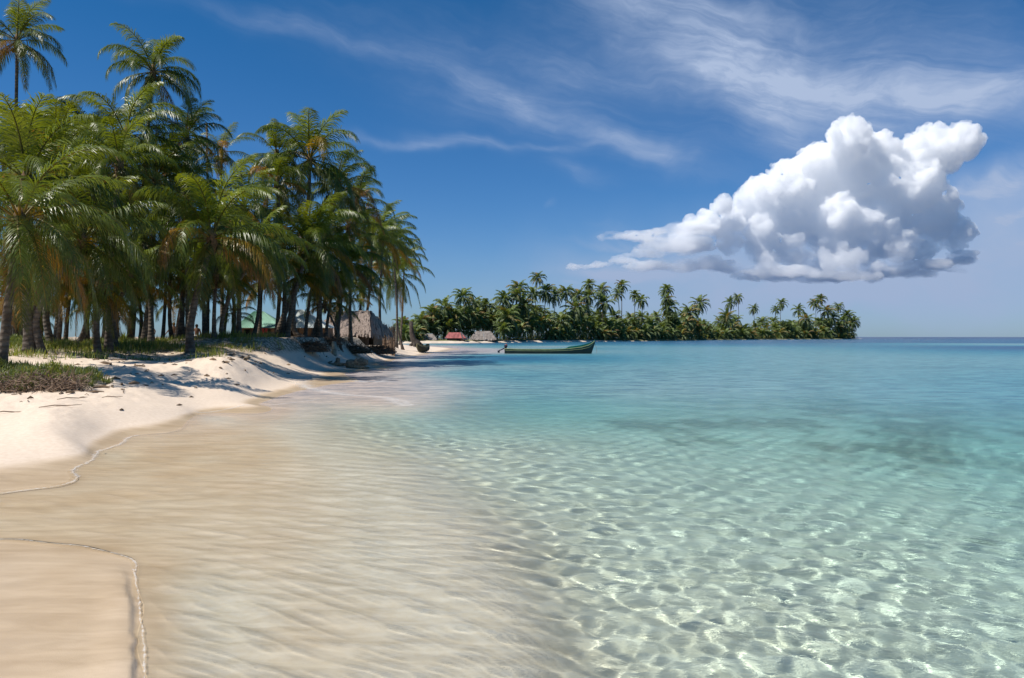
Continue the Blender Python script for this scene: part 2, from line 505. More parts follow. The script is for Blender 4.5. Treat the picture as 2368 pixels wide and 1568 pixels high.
CP = []
for (px, py, z) in [
    # dry / wet boundary
    (-300, 1130, .06), (0, 1080, .06), (100, 1062, .06), (200, 1042, .06), (330, 985, .06), (440, 955, .06), (580, 937, .06),
    (600, 912, .06), (690, 880, .06), (745, 858, .06), (850, 840, .05),
    # water's edge
    (-300, 1190, .004), (0, 1130, .004), (150, 1106, .003), (165, 1078, .003), (215, 1050, .003), (300, 1008, .0), (450, 962, .0),
    (600, 935, .0), (715, 905, -.02), (830, 880, .0), (900, 850, .01), (910, 832, .0),
    (920, 935, -.05), (850, 925, -.04), (950, 905, -.15),
    # thin sheet of swash and the low bar at the front left
    (0, 1236, -.014), (150, 1246, -.014), (285, 1272, -.014), (-300, 1240, -.012), (345, 1400, -.018), (352, 1500, -.02), (354, 1568, -.02), (0, 1300, .012), (-300, 1275, .008), (0, 1262, .006), (150, 1274, .006), (290, 1303, .004), (318, 1400, .004), (325, 1568, .004), (325, 2000, .004),
    (0, 1400, .014), (200, 1450, .014), (0, 1568, .014), (-200, 1900, .02), (-600, 1400, .03),
    (0, 1195, -.02), (440, 1065, -.03), (330, 1040, -.012), (250, 1200, -.03), (350, 1150, -.03), (480, 1110, -.03), (500, 1170, -.035), (100, 1160, -.02), (380, 1060, -.02), (480, 1000, -.02), (620, 970, -.03), (700, 930, -.05), (360, 1340, -.025), (370, 1480, -.028), (375, 1568, -.028), (400, 2000, -.03), (400, 1100, -.02), (600, 1050, -.03),
    (600, 1300, -.045), (700, 1500, -.05), (850, 1568, -.06), (850, 2100, -.06), (900, 1300, -.075), (1050, 1450, -.075), (800, 1150, -.065),
    (1150, 1560, -.085), (1200, 2100, -.09), (920, 1110, -.12), (1060, 1250, -.09), (1160, 1420, -.10), (1230, 1560, -.12),
    # the drop into clear turquoise water
    (700, 1000, -.10), (780, 985, -.28), (900, 1010, -.46), (1000, 1090, -.40), (1090, 1160, -.34), (1180, 1250, -.31), (1265, 1400, -.30), (1335, 1568, -.30), (1420, 2000, -.3),
    (1170, 1110, -.50), (1340, 1290, -.46), (1500, 1560, -.40), (1700, 2100, -.42),
    (1800, 1560, -.50), (2368, 1560, -.70), (2800, 1560, -.9), (2368, 1300, -1.3), (2900, 1300, -1.5), (1800, 1300, -.85), (1500, 1150, -.95),
    (2000, 1100, -1.6), (1050, 980, -.60), (1400, 1000, -1.3), (2368, 1000, -2.1), (2900, 1000, -2.2), (1000, 900, -.8), (1200, 900, -1.4), (1600, 880, -1.9),
    (2368, 880, -1.9), (3000, 880, -2.0), (960, 850, -.4), (1060, 835, -.6), (1300, 830, -1.3), (1700, 830, -2.0), (2368, 830, -2.6), (3000, 830, -2.6),
    (1150, 815, -.10), (1060, 812, -.03), (1000, 816, .02), (960, 822, .03), (1250, 812, -.7),
    # bank and dune
    (0, 905, .50), (200, 908, .48), (-300, 915, .55), (0, 990, .24), (200, 985, .2), (-300, 1020, .24), (400, 935, .2), (500, 905, .26),
    (300, 860, .75), (100, 850, .85), (-300, 850, .9), (150, 815, 1.15), (400, 835, .85), (400, 806, 1.22), (250, 803, 1.27), (0, 800, 1.32), (-300, 800, 1.35),
    (560, 806, 1.18), (560, 860, .6), (650, 808, 1.1), (720, 806, 1.08), (690, 850, .32), (770, 832, .42), (800, 806, .95), (860, 812, .62),
    (870, 824, .3), (930, 812, .4), (960, 804, .45), (985, 806, .22), (1010, 803, .12), (640, 870, .3), (560, 905, .2), (450, 885, .42),
]:
    CP.append(gp(px, py, z))
for (px, d, z) in [(-400, 45, 1.3), (-400, 70, 1.2), (0, 45, 1.25), (0, 62, 1.1), (250, 45, 1.2), (250, 64, 1.05), (450, 50, 1.12), (450, 68, 1.0),
                   (650, 60, 1.1), (650, 78, .8), (800, 70, 1.0), (800, 88, .6), (900, 85, .6), (900, 105, .4), (950, 110, .35), (960, 130, .3), (1000, 125, .1),
                   (-400, 95, -.6), (0, 84, -.6), (250, 86, -.7), (450, 90, -.6), (650, 100, -.6), (800, 112, -.5), (870, 125, -.3), (-400, 140, -3), (0, 130, -3), (300, 130, -3), (600, 140, -3),
                   (880, 165, -1.5), (940, 170, -.3), (1000, 160, -.5), (1000, 190, -2.5), (900, 230, -3), (500, 230, -5), (0, 230, -5), (-400, 230, -5),
                   (1100, 130, -1.0), (1100, 170, -3.0), (1300, 170, -3.5), (1300, 120, -2), (1700, 150, -3.5), (2368, 150, -4.5), (3000, 150, -5), (1300, 240, -5), (1900, 240, -6), (2900, 240, -7)]:
    CP.append(((px * K - 512) / F * d, d, z))
CP = np.array(CP)


def feat(x, y):
    return np.stack([np.arctan2(x, y) * 2.2, np.log(np.hypot(x, y))], -1)


P0 = feat(CP[:, 0], CP[:, 1])


def kern(r):
    return np.where(r > 1e-9, r * r * np.log(np.maximum(r, 1e-9)), 0)


n_ = len(P0)
Dm = kern(np.linalg.norm(P0[:, None] - P0[None], axis=-1)) + np.eye(n_) * 2e-5
Q = np.concatenate([np.ones((n_, 1)), P0], 1)
A_ = np.block([[Dm, Q], [Q.T, np.zeros((3, 3))]])
# solve for a compressed height so the deep sea cannot overshoot into the shallows
comp = lambda z: np.arcsinh(z / 0.05)
SOL = np.linalg.solve(A_, np.concatenate([comp(CP[:, 2]), np.zeros(3)]))


def polyd(pts, X, Y):
    """signed distance to a polyline (positive to its right), and 0..1 end fade"""
    best = np.full(X.shape, 1e9)
    sgn = np.zeros(X.shape)
    for (x0, y0), (x1, y1) in zip(pts[:-1], pts[1:]):
        dx, dy = x1 - x0, y1 - y0
        t = np.clip(((X - x0) * dx + (Y - y0) * dy) / (dx * dx + dy * dy), 0, 1)
        ex, ey = X - x0 - t * dx, Y - y0 - t * dy
        d = np.hypot(ex, ey)
        s = -(dx * ey - dy * ex)
        m_ = d < best
        best = np.where(m_, d, best)
        sgn = np.where(m_, np.sign(s), sgn)
    return best * sgn


def smooth_line(pts, n=12):
    pts = [np.array(p, float) for p in pts]
    P = [2 * pts[0] - pts[1]] + pts + [2 * pts[-1] - pts[-2]]
    out = []
    for i in range(1, len(P) - 2):
        for t in np.linspace(0, 1, n, endpoint=False):
            a, b, c, d = P[i - 1], P[i], P[i + 1], P[i + 2]
            out.append(.5 * (2 * b + (c - a) * t + (2 * a - 5 * b + 4 * c - d) * t * t + (3 * b - a - 3 * c + d) * t ** 3))
    out.append(pts[-1])
    return out


EDGE1 = smooth_line([gp(a, b, 0)[:2] for a, b in [(-250, 1262), (0, 1263), (150, 1274), (250, 1290), (300, 1318), (312, 1370), (322, 1430), (328, 1500), (330, 1568), (332, 1750), (335, 2100)]], 6)


def ground(x, y, rough=True):
    x, y = np.asarray(x, float), np.asarray(y, float)
    sh = x.shape
    p = feat(x.ravel(), y.ravel())
    out = np.empty(len(p))
    for i in range(0, len(p), 20000):
        q = p[i:i + 20000]
        r = np.linalg.norm(q[:, None] - P0[None], axis=-1)
        out[i:i + 20000] = kern(r) @ SOL[:n_] + SOL[n_] + q @ SOL[n_ + 1:]
    z = 0.05 * np.sinh(np.clip(out, -6, 4.2)).reshape(sh)
    nr_ = (np.hypot(x, y) < 7.2) & (x < 0)
    if nr_.any():                 # little scarp the swash has cut in the wet sand
        xs, ys = x[nr_], y[nr_]
        sv = -polyd(EDGE1, xs, ys) + .022 * (fbm(ys * 7, ys * 0 + 3, 21, 4) * 2)
        k = sstep(6.0, 5.2, ys)
        wv_ = .75 + 1.0 * (fbm(ys * 6, ys * 0 + 8, 31, 3) + .2)
        z[nr_] += k * wv_ * .021 * np.where(sv < -.05, sstep(-.28, -.05, sv), sstep(-.030, -.05, sv))
    if rough:
        k = sstep(.12, .6, z)
        z = z + k * (0.10 * fbm(x * 1.1, y * 1.1, 3) + 0.11 * fbm(x * 4.5, y * 4.5, 9, 3))
        z = z + sstep(.0, .3, z) * 0.012 * fbm(x * 9, y * 9, 5, 3) + sstep(.45, .7, z) * 0.05 * fbm(x * 2.6 + 40, y * 3.4, 15, 4)
    return z


def gz(x, y):
    return float(ground(np.array([x]), np.array([y]))[0])


def polar(a0, a1, na, dists):
    a = np.linspace(R(a0), R(a1), na)
    A, D = np.meshgrid(a, dists)
    X, Y = D * np.sin(A), D * np.cos(A)
    i = np.arange(A.size).reshape(A.shape)
    q = np.stack([i[:-1, :-1], i[:-1, 1:], i[1:, 1:], i[1:, :-1]], -1).reshape(-1, 4)
    return X, Y, q


def patches(x, y):
    """dark sea grass / coral patches on the bed, real places on the bottom"""
    s = 0
    for (px, py, sx, sy, st) in [(2050, 940, 330, 18, .8), (1650, 965, 230, 12, .75), (2250, 975, 260, 14, .7), (1900, 1010, 300, 12, .6), (1500, 1000, 150, 7, .5),
                                 (2350, 1210, 90, 16, .95), (2290, 1195, 60, 10, .7), (2090, 1155, 30, 6, .8), (2290, 1135, 40, 6, .6), (1850, 960, 200, 8, .7),
                                 (1560, 858, 260, 5, .35), (1250, 832, 140, 4, .3), (2200, 850, 260, 5, .3), (2100, 1040, 200, 10, .3), (1250, 870, 200, 5, .2), (2368, 1060, 90, 12, .5)]:
        X, Y, _ = gp(px, py, 0)
        wx = sx * K / F * Y
        wy = sy * K / (F * H) * Y * Y
        s = s + st * np.exp(-((x - X) / wx) ** 2 - ((y - Y) / wy) ** 2)
    for (px, py, sx, sy, st) in [(1950, 970, 560, 60, .30), (2350, 1090, 260, 60, .30), (2100, 880, 600, 26, .22)]:
        X, Y, _ = gp(px, py, 0)
        s = s + st * np.exp(-((x - X) / (sx * K / F * Y)) ** 2 - ((y - Y) / (sy * K / (F * H) * Y * Y)) ** 2)
    n = fbm(x * .55, y * .38, 31, 5)
    n2 = fbm(x * 1.7, y * .9, 41, 4)
    return np.clip(s * (.75 + 2.0 * n + 3.6 * n2) - .10, 0, .55)


ds = np.exp(np.linspace(math.log(1.3), math.log(255), 560))
X, Y, q = polar(-66, 66, 760, ds)
Zg = ground(X, Y)
dist = np.hypot(X, Y)
pt = patches(X, Y) * sstep(-.3, -.5, Zg) * sstep(34, 24, dist)
lit_ = sstep(.85, 1.12, Zg) * sstep(26, 33, dist) * .95
me = mesh_np('beach_ground', np.stack([X, Y, Zg], -1).reshape(-1, 3), [q], [SAND], True, {'patch': pt.ravel(), 'litter': lit_.ravel()})
beach = tag(link('beach_ground', me), kind='structure')
beach.cycles.is_caustics_receiver = True

# sea floor out to the horizon
fd = np.array([253, 400, 900, 3000, 9000, 20000.])
Xf, Yf, qf = polar(-80, 80, 90, fd)
Zf = np.full(Xf.shape, -7.5)
me = mesh_np('sea_floor', np.stack([Xf, Yf, Zf], -1).reshape(-1, 3), [qf], [SAND], True, {'patch': Xf.ravel() * 0, 'litter': Xf.ravel() * 0})
tag(link('sea_floor', me), kind='structure')

# water
dw = np.concatenate([np.exp(np.linspace(math.log(1.8), math.log(10), 470)), np.exp(np.linspace(math.log(10), math.log(45), 330))[1:],
                     np.exp(np.linspace(math.log(45), math.log(20000), 160))[1:]])
X, Y, q = polar(-50, 50, 1200, dw)
dist = np.hypot(X, Y)
gnd = np.full(X.shape, -7.0)
nr = int((dw < 250).sum())
gnd[:nr] = ground(X[:nr], Y[:nr], False)
depth = -gnd
rng = np.random.default_rng(5)
zw = np.zeros(X.shape)
sp = dist * 0.0040     # local grid spacing
deep = sstep(.11, .27, depth)
shal = sstep(.004, .03, depth) * (1 - deep)
camp = np.clip(.42 / np.maximum(depth, .05), .45, 1.0)
for i in range(84):           # confused small chop over the deeper water
    lam = .065 * (.44 / .065) ** rng.uniform(0, 1)
    th = rng.normal(.55, 1.0)
    k = 2 * math.pi / lam
    ph = rng.uniform(0, 6.28)
    fade = np.clip((lam / sp - 3) / 3, 0, 1)
    wx = .25 * np.sin(.9 * X + ph) + .2 * np.sin(1.1 * Y + 2 * ph)
    zw += .0100 * lam ** 1.85 * fade * deep * camp * np.sin(k * ((X + wx) * math.cos(th) + (Y + wx * .7) * math.sin(th)) + ph)
for i in range(22):           # fine ripples running up the shallows
    lam = rng.uniform(.10, .42)
    th = rng.normal(1.25, .17)
    k = 2 * math.pi / lam
    ph = rng.uniform(0, 6.28)
    fade = np.clip((lam / sp - 3) / 3, 0, 1)
    wx = .5 * np.sin(.6 * X + ph) + .12 * np.sin(2.3 * X + 2 * ph) + .1 * np.sin(1.9 * Y)
    en = .55 + .9 * (fbm(X * .8 + i, Y * 1.6, 70 + i % 3, 3) + .3)
    zw += .0010 * lam * 7 * fade * shal * en * np.sin(k * (X * math.cos(th) + (Y + wx) * math.sin(th)) + ph)


sel = dist < 8
sdv = np.full(X.shape, 9.0)
sdv[sel] = polyd(EDGE1, X[sel], Y[sel])
wob = .5 + fbm(X * 5, Y * 5, 77, 3)
near_front = sstep(6.5, 4.9, dist)
zw += sel * near_front * (np.where(sdv > 0, .010 * wob * np.exp(-(sdv / .03) ** 2), .010 * wob * np.exp(-(sdv / .10) ** 2)))
zw += sel * sstep(.3, .0, np.abs(sdv)) * 0
farv = sstep(12, 32, dist)
pt = patches(X, Y) * sstep(14, 26, dist) * .8
me = mesh_np('sea_water', np.stack([X, Y, zw], -1).reshape(-1, 3), [q], [WATER], True,
             {'depth': np.clip(depth + 5 * sstep(300, 1500, dist), 0, 14).ravel(), 'far': farv.ravel(), 'patch': pt.ravel()})
wat = tag(link('sea_water', me), kind='structure')
wat.cycles.is_caustics_caster = True


# foam lines
fv, ff, fe = [], [], []


def foam(line, wd, seed, lift=.004, jag=.35):
    rs = np.random.default_rng(seed)
    L = [np.array(p) for p in line]
    for i in range(len(L)):
        t = L[min(i + 1, len(L) - 1)] - L[max(i - 1, 0)]
        t = t / (np.hypot(*t) + 1e-9)
        nrm = np.array([-t[1], t[0]])
        q_ = float(vnoise(np.array([i * .45 + seed * 7.1]), np.array([.5]), seed)[0])
        q2 = float(vnoise(np.array([i * .30 + seed * 3.7]), np.array([4.5]), seed)[0])
        ww = wd * 1.5 * (0.35 + 1.1 * q_) * (math.hypot(*L[i]) / 8) ** 1.1
        c = L[i] + nrm * (q2 - .5) * wd * jag * 3
        for s, e in ((-1, 0.), (0, 1.), (1, 0.)):
            pnt = c + nrm * s * ww
            gg = float(ground(np.array([pnt[0]]), np.array([pnt[1]]), False)[0])
            fv.append((pnt[0], pnt[1], max(gg, 0) + lift + .003 * (1 - abs(s))))
            fe.append(e)
    n0 = len(fv) - 3 * len(L)
    for i in range(len(L) - 1):
        for j in (0, 1):
            a = n0 + i * 3 + j
            ff.append((a, a + 1, a + 4, a + 3))


def fl(pp, wd, seed, n=14, snap=None, **kw):
    L = [np.array(p) for p in smooth_line([gp(a, b, 0)[:2] for a, b in pp], n)]
    if snap:                      # slide every point onto the real water's edge
        out = []
        for i, p in enumerate(L):
            t = L[min(i + 1, len(L) - 1)] - L[max(i - 1, 0)]
            t = t / (np.hypot(*t) + 1e-9)
            nr_ = np.array([-t[1], t[0]])
            o = np.linspace(-snap, snap, 61)
            zz = ground(p[0] + nr_[0] * o, p[1] + nr_[1] * o, False) + .004
            k = np.where(np.sign(zz[:-1]) != np.sign(zz[1:]))[0]
            if len(k):
                k = k[np.argmin(np.abs(o[k]))]
                p = p + nr_ * o[k]
            out.append(p)
        L = [sum(out[max(0, i - 3):i + 4]) / len(out[max(0, i - 3):i + 4]) for i in range(len(out))]
    foam(L, wd, seed, **kw)


fl([(-60, 1132), (60, 1122), (150, 1108), (155, 1095), (175, 1085), (178, 1072), (205, 1062), (222, 1050), (205, 1042), (218, 1030), (240, 1018), (300, 1005)], .045, 1, snap=.6)
fl([(-60, 1262), (60, 1264), (150, 1273), (250, 1290), (292, 1305), (306, 1330)], .022, 3, snap=.4)
fl([(309, 1320), (318, 1370), (324, 1420), (331, 1480), (334, 1530), (335, 1600)], .020, 4, 20, lift=.012, jag=.2)
fl([(712, 900), (700, 892), (704, 884), (725, 878)], .14, 5)
fl([(700, 893), (735, 903), (800, 913), (860, 917), (905, 922), (918, 932), (935, 940)], .20, 6)
fl([(905, 922), (930, 927), (950, 938)], .16, 16)
fl([(820, 880), (850, 884), (880, 882), (905, 872)], .18, 7)
fl([(450, 958), (520, 951), (590, 940), (650, 935), (730, 925)], .05, 8)
fl([(840, 850), (880, 856), (930, 850), (900, 842)], .12, 9)
fl([(870, 840), (920, 836), (980, 826)], .12, 10)
me = mesh_np('sea_foam', fv, [np.array(ff)], [FOAM], True, {'edge': fe})
tag(link('sea_foam', me), 'thin lines of white foam where the water laps the sand', 'foam', kind='stuff')


# ------------------------------------------------------------------ palms
def crown_mesh(name, rs, n=24, L=4.5, M=58, lw=.050, mat=None, top=82, bot=-50, yellow=.12, wind=.12, lmax=.25, seg=10, wscale=1.0, bendk=1.0, bias=0.0):
    """palm crown: arched rachises with two rows of drooping leaflets"""
    V, A4, A3, AG = [], [], [], []
    base = 0
    for i in range(n):
        f = (i + .5) / n
        age = f ** 1.05
        az = i * 2.39996 + rs.normal(0, .32)
        e0 = R(top - (top - bot) * age ** .95 + rs.normal(0, 7))
        bend = R((58 + 52 * math.sin(math.pi * min(1, age * .95 + .05)) + rs.normal(0, 12)) * bendk)
        Lf = L * (0.74 + .32 * math.sin(math.pi * (0.15 + .7 * age))) * rs.uniform(.88, 1.1)
        t = np.linspace(0, 1, seg + 1)
        el = np.maximum(e0 - bend * t ** 1.55, R(-84))
        daz = rs.normal(0, .12) * t
        dx = np.cos(el) * np.cos(az + daz) + wind * t
        dy = np.cos(el) * np.sin(az + daz)
        dz = np.sin(el)
        D = np.stack([dx, dy, dz], -1)
        D /= np.linalg.norm(D, axis=1)[:, None]
        P = np.zeros((seg + 1, 3))
        P[1:] = np.cumsum((D[1:] + D[:-1]) / 2 * Lf / seg, 0)
        P += np.array([math.cos(az), math.sin(az), 0]) * .08 + np.array([0, 0, .25 * (1 - age)])
        # rachis: thin 3-sided strip
        S = np.stack([-np.sin(az + daz), np.cos(az + daz), 0 * t], -1)
        U = np.cross(S, D)
        U *= np.where(U[:, 2:3] < 0, -1, 1)
        rw = (.045 * (1 - t) + .010)[:, None] * wscale * L / 4.5
        ring = np.stack([P + S * rw, P - S * rw, P - U * rw * 1.2], 1).reshape(-1, 3)
        ys = rs.uniform() < .7 * yellow * (0.2 + 1.6 * age)
        ageval = (.84 + rs.uniform(0, .12)) if ys else (age * .62 + rs.uniform(-.04, .10) + bias)
        if age > .96: ageval = rs.uniform(.88, 1.0)
        V.append(ring)
        AG.append(np.full(len(ring), .80 if not ys else .88))
        for s_ in range(seg):
            for a, b in ((0, 1), (1, 2), (2, 0)):
                A4.append(np.array([[base + s_ * 3 + a, base + s_ * 3 + b, base + s_ * 3 + 3 + b, base + s_ * 3 + 3 + a]]))
        base += len(ring)
        # leaflets
        for side in (-1, 1):
            tt = np.linspace(.13, .985, M) + rs.normal(0, .004, M)
            tt = np.clip(tt, 0, 1)
            ix = np.minimum((tt * seg).astype(int), seg - 1)
            fr_ = (tt * seg - ix)[:, None]
            pb = P[ix] * (1 - fr_) + P[ix + 1] * fr_
            Db = D[ix] * (1 - fr_) + D[ix + 1] * fr_
            Sb = S[ix] * side
            Ub = U[ix]
            ln = L * lmax * (np.sin(np.pi * np.clip(.14 + .80 * tt, 0, 1)) ** .6) * rs.uniform(.85, 1.1, M)
            phi = R(62) - R(34) * tt + rs.normal(0, .07, M)
            up = R(8) - R(30) * age + rs.normal(0, .20, M)
            d1 = Db * np.cos(phi)[:, None] + (Sb * np.cos(up)[:, None] + Ub * np.sin(up)[:, None]) * np.sin(phi)[:, None]
            gf = rs.uniform(.6, 1.5)
            grav = (.38 + 1.0 * gf * age ** .7 + rs.normal(0, .12, M))[:, None]
            gust = 1 + .35 * np.sin(tt * rs.uniform(5, 11) + rs.uniform(0, 6))[:, None]
            dn = np.array([.10, 0, -1.0])
            d2 = d1 + dn * (grav * gust * .75)
            d2 /= np.linalg.norm(d2, axis=1)[:, None]
            d3 = d1 + dn * (grav * gust * 1.9 + .15)
            d3 /= np.linalg.norm(d3, axis=1)[:, None]
            wv_ = Db * (lw * wscale * L / 4.5)
            p1 = pb + d1 * (ln * .28)[:, None]
            p2 = p1 + d2 * (ln * .36)[:, None]
            pt_ = p2 + d3 * (ln * .38)[:, None]
            v = np.stack([pb - wv_ * .4, pb + wv_ * .4, p1 + wv_ * .5, p1 - wv_ * .5, p2 + wv_ * .38, p2 - wv_ * .38, pt_], 1).reshape(-1, 3)
            V.append(v)
            k = base + np.arange(M) * 7
            A4.append(np.stack([k, k + 1, k + 2, k + 3], -1))
            A4.append(np.stack([k + 3, k + 2, k + 4, k + 5], -1))
            A3.append(np.stack([k + 5, k + 4, k + 6], -1))
            AG.append(np.repeat(np.clip(ageval + (tt - .6) * .10 * (age > .5) + rs.normal(0, .035, M), 0, 1), 7))
            base += M * 7
    return mesh_np(name, np.concatenate(V), [np.concatenate(A4), np.concatenate(A3)], [mat], False, {'age': np.concatenate(AG)})


def trunk_mb(pts, r0, r1, n=10, flare=1.7):
    P = smooth_line([tuple(p) for p in pts], 7)
    L = len(P)
    mb = MB()
    rad = []
    for i in range(L):
        t = i / (L - 1)
        rad.append((r0 + (r1 - r0) * t ** .8) * (1 + (flare - 1) * math.exp(-t * 14)) * (1 + .05 * (i % 2)))
    mb.tube(P, rad, n)
    return mb


def near_palm(label, px, py, bx, d, Rm, seed, r0=.15, mid=None, db=None, n=24, yellow=.12, bot=None, top=82, M=76, bias=0., coco=True, bendk=1.0, cat='palm tree', basez=None, bot_lean=0.0):
    rs = np.random.default_rng(seed)
    if bot is None: bot = -45 if py < 560 else (-34 if py < 640 else -22)
    top_ = at(px, py, d)
    db = db or d
    bxw = (bx * K - 512) / F * db
    bz = gz(bxw, db)
    base = Vector((bxw, db, bz - .12))
    root = empty('palm_tree', (base.x, base.y, bz), label, cat, 'coconut palms of the near grove')
    o0 = Vector((base.x, base.y, bz))
    pts = [base - o0]
    if mid:
        for (mx, my) in mid:
            pts.append(at(mx, my, d + (db - d) * .5) - o0)
    else:
        m1 = base.lerp(top_, .45)
        m1.x = base.x + (top_.x - base.x) * rs.uniform(.22, .38) + rs.normal(0, .12)
        m1.y += rs.normal(0, .2)
        pts.append(m1 - o0)
    pts.append(top_ - o0)
    hgt = top_.z - bz
    trunk_mb(pts, r0, r0 * .62, 12).build('trunk', BARK, root, True)
    cm = crown_mesh('crown', rs, n=n - 1, L=Rm * 1.02, M=M, mat=LEAF, yellow=yellow, bot=bot, top=top, bias=bias, bendk=bendk)
    cr = link('crown', cm, root, top_ - o0)
    # fibrous sheaths under the leaf bases
    mb = MB()
    mb.tube([(0, 0, -.55), (0, 0, -.2), (0, 0, .2), (0, 0, .45)], [r0 * .7, r0 * 1.25, r0 * 1.2, r0 * .5], 9)
    mb.build('fibre_sheath', SHEATH, root, True, loc=top_ - o0)
    if coco:
        mb = MB()
        for k in range(int(rs.integers(5, 10))):
            a = rs.uniform(0, 6.28)
            q_ = (math.cos(a) * .27, math.sin(a) * .27, -.22 - rs.uniform(0, .35))
            mb.ball(q_, .12, 5, (1, 1, 1.2))
            mb.tube([(0, 0, .05), q_], .02, 4)
        mb.build('coconut_cluster', COCO, root, True, loc=top_ - o0)
    return root


NP = near_palm
# --- front left
NP('big leaning palm with a thick dark trunk at the far left edge', 45, 520, 0, 20.5, 3.1, 1, .125, mid=[(22, 680)], n=26, yellow=.10, top=70, bendk=1.15)
NP('large bright crown with upright fronds at the upper left of the grove', 62, 425, 70, 27, 3.7, 2, .17, n=26, top=88, yellow=.03, bias=-.05)
NP('very tall palm standing above all others in the top left corner', 40, 98, 48, 42, 3.0, 3, .12, n=22, yellow=.10, coco=True)
NP('tall palm with an open round crown, second from the left against the sky', 354, 170, 300, 40, 2.9, 4, .12, n=26, yellow=.08, mid=[(346, 330), (320, 560)])
NP('palm with dark fronds curling left above the middle of the left grove', 290, 318, 268, 36, 3.3, 5, .13, n=24, yellow=.04)
NP('palm with short stiff young fronds in the upper middle of the left grove', 276, 385, 251, 30, 2.4, 6, .13, n=20, yellow=.04, top=88, bias=-.05)
NP('dark palm crown beside the bare pole left of the gap in the skyline', 432, 318, 420, 42, 2.7, 7, .12, n=24, yellow=.07)
NP('small yellowish palm alone in the skyline gap right of the bare pole', 512, 356, 515, 50, 2.25, 8, .10, n=17, yellow=.35, mid=[(510, 430), (512, 600)], M=60)
NP('wide bright green young palm with yellow lower fronds in the centre of the near grove', 490, 556, 441, 31, 3.7, 9, .17, n=26, yellow=.16, bot=-30, mid=[(440, 755), (458, 670)], top=86, bias=-.06, bendk=1.1)
NP('tallest palm on the right of the near grove with a slender curved trunk', 716, 372, 704, 47, 4.2, 10, .15, n=24, yellow=.04, mid=[(679, 757), (684, 650), (700, 540), (714, 450)])
NP('palm crown half hidden left of the tallest curved palm', 640, 362, 640, 48, 2.6, 11, .12, n=24, yellow=.10)
NP('lower palm crown with yellow tips left of the tallest curved palm', 640, 428, 655, 45, 2.6, 12, .14, n=22, yellow=.22)
NP('palm with feathery crown just right of the tallest curved palm', 780, 436, 737, 50, 3.0, 13, .13, n=24, yellow=.08)
NP('palm with a spiky upright shoot on the right shoulder of the near grove', 826, 470, 811, 54, 3.0, 14, .12, n=22, yellow=.14)
NP('wide dark palm crown low behind the tallest curved trunk', 712, 575, 662, 45, 4.0, 15, .15, n=28, yellow=.07, bendk=1.1)
NP('palm with orange lower fronds above the thatched hut', 806, 530, 779, 52, 2.9, 16, .12, n=22, yellow=.30)
NP('slender palm leaning right behind the thatched hut ridge', 862, 556, 836, 62, 3.2, 17, .12, n=26, yellow=.10, mid=[(853, 690)])
NP('straight palm right of the thatched hut with a tall dense crown', 886, 540, 880, 66, 3.3, 18, .13, n=28, yellow=.04)
NP('palm with drooping crown left of the last palm on the spit', 908, 568, 917, 76, 3.4, 19, .12, n=26, yellow=.03)
NP('last palm at the right end of the near grove, crown hanging over the fence', 919, 636, 932, 84, 3.9, 20, .13, n=26, yellow=.02, mid=[(919, 745)], bot=-62)
NP('short palm squeezed between the last two tall palms of the spit', 935, 600, 925, 92, 3.3, 21, .12, n=24, yellow=.03)
# --- second rank
NP('palm with hanging fronds over the left bank', 155, 470, 120, 33, 3.3, 22, .15, n=24, yellow=.10, mid=[(108, 700)])
NP('palm with long fronds arching right above the round sky gap', 190, 560, 99, 27, 3.3, 23, .13, n=24, yellow=.16, mid=[(88, 720)])
NP('low crown with an orange skirt of dead fronds left of the people', 232, 668, 227, 29, 2.1, 24, .13, n=22, yellow=.55, bot=-72, M=60)
NP('curved palm bowing left over the round sky gap', 215, 640, 168, 33, 2.6, 25, .12, n=22, yellow=.20, mid=[(196, 760)])
NP('young palm with pale fronds fanning over the shirtless man', 300, 640, 269, 32, 2.4, 26, .12, n=18, yellow=.12, top=86, bias=-.05)
NP('dark palm in the heart of the left grove', 360, 420, 332, 38, 3.2, 27, .13, n=26, yellow=.04)
NP('palm behind the bright green young palm with thin light trunk', 430, 470, 434, 41, 3.0, 28, .11, n=24, yellow=.05)
NP('palm with arching fronds right of the bright green young palm', 563, 482, 552, 40, 2.7, 29, .12, n=22, yellow=.10)
NP('bushy palm above the green roofed hut', 590, 590, 530, 38, 2.9, 30, .12, n=24, yellow=.14, mid=[(512, 760), (530, 690)])
NP('dark palm filling the left grove above the people', 330, 540, 350, 36, 3.0, 31, .13, n=26, yellow=.07)
NP('low palm with thin grey trunk behind the two men', 385, 600, 375, 44, 2.8, 32, .11, n=22, yellow=.14)
NP('palm with pale thin trunk right of the two men', 500, 640, 495, 37, 2.1, 33, .11, n=18, yellow=.18)
NP('dark trunked palm behind the bright green young palm', 455, 610, 474, 42, 2.8, 34, .13, n=24, yellow=.10)
NP('leaning palm with a thick base in front of the green roofed hut', 690, 640, 640, 46, 2.6, 35, .21, n=18, yellow=.35, mid=[(655, 735)])
NP('small palm with yellow fronds over the white metal roof', 742, 650, 741, 49, 2.1, 36, .17, n=18, yellow=.30)
NP('low bushy palm in front of the thatched roof', 782, 706, 779, 54, 2.0, 37, .13, n=16, yellow=.14)
NP('palm crown spreading over the thatched roof', 800, 610, 722, 50, 2.9, 38, .13, n=26, yellow=.08)
NP('short palm with yellow green fronds near the left edge', 20, 690, 35, 36, 2.3, 39, .13, n=20, yellow=.30)
NP('low palm with yellow hanging fronds left of the round sky gap', 110, 640, 76, 31, 2.6, 40, .16, n=24, yellow=.26)
NP('far left palm at the back showing only its lower fronds', 5, 350, 40, 40, 3.4, 41, .14, n=24, yellow=.05)
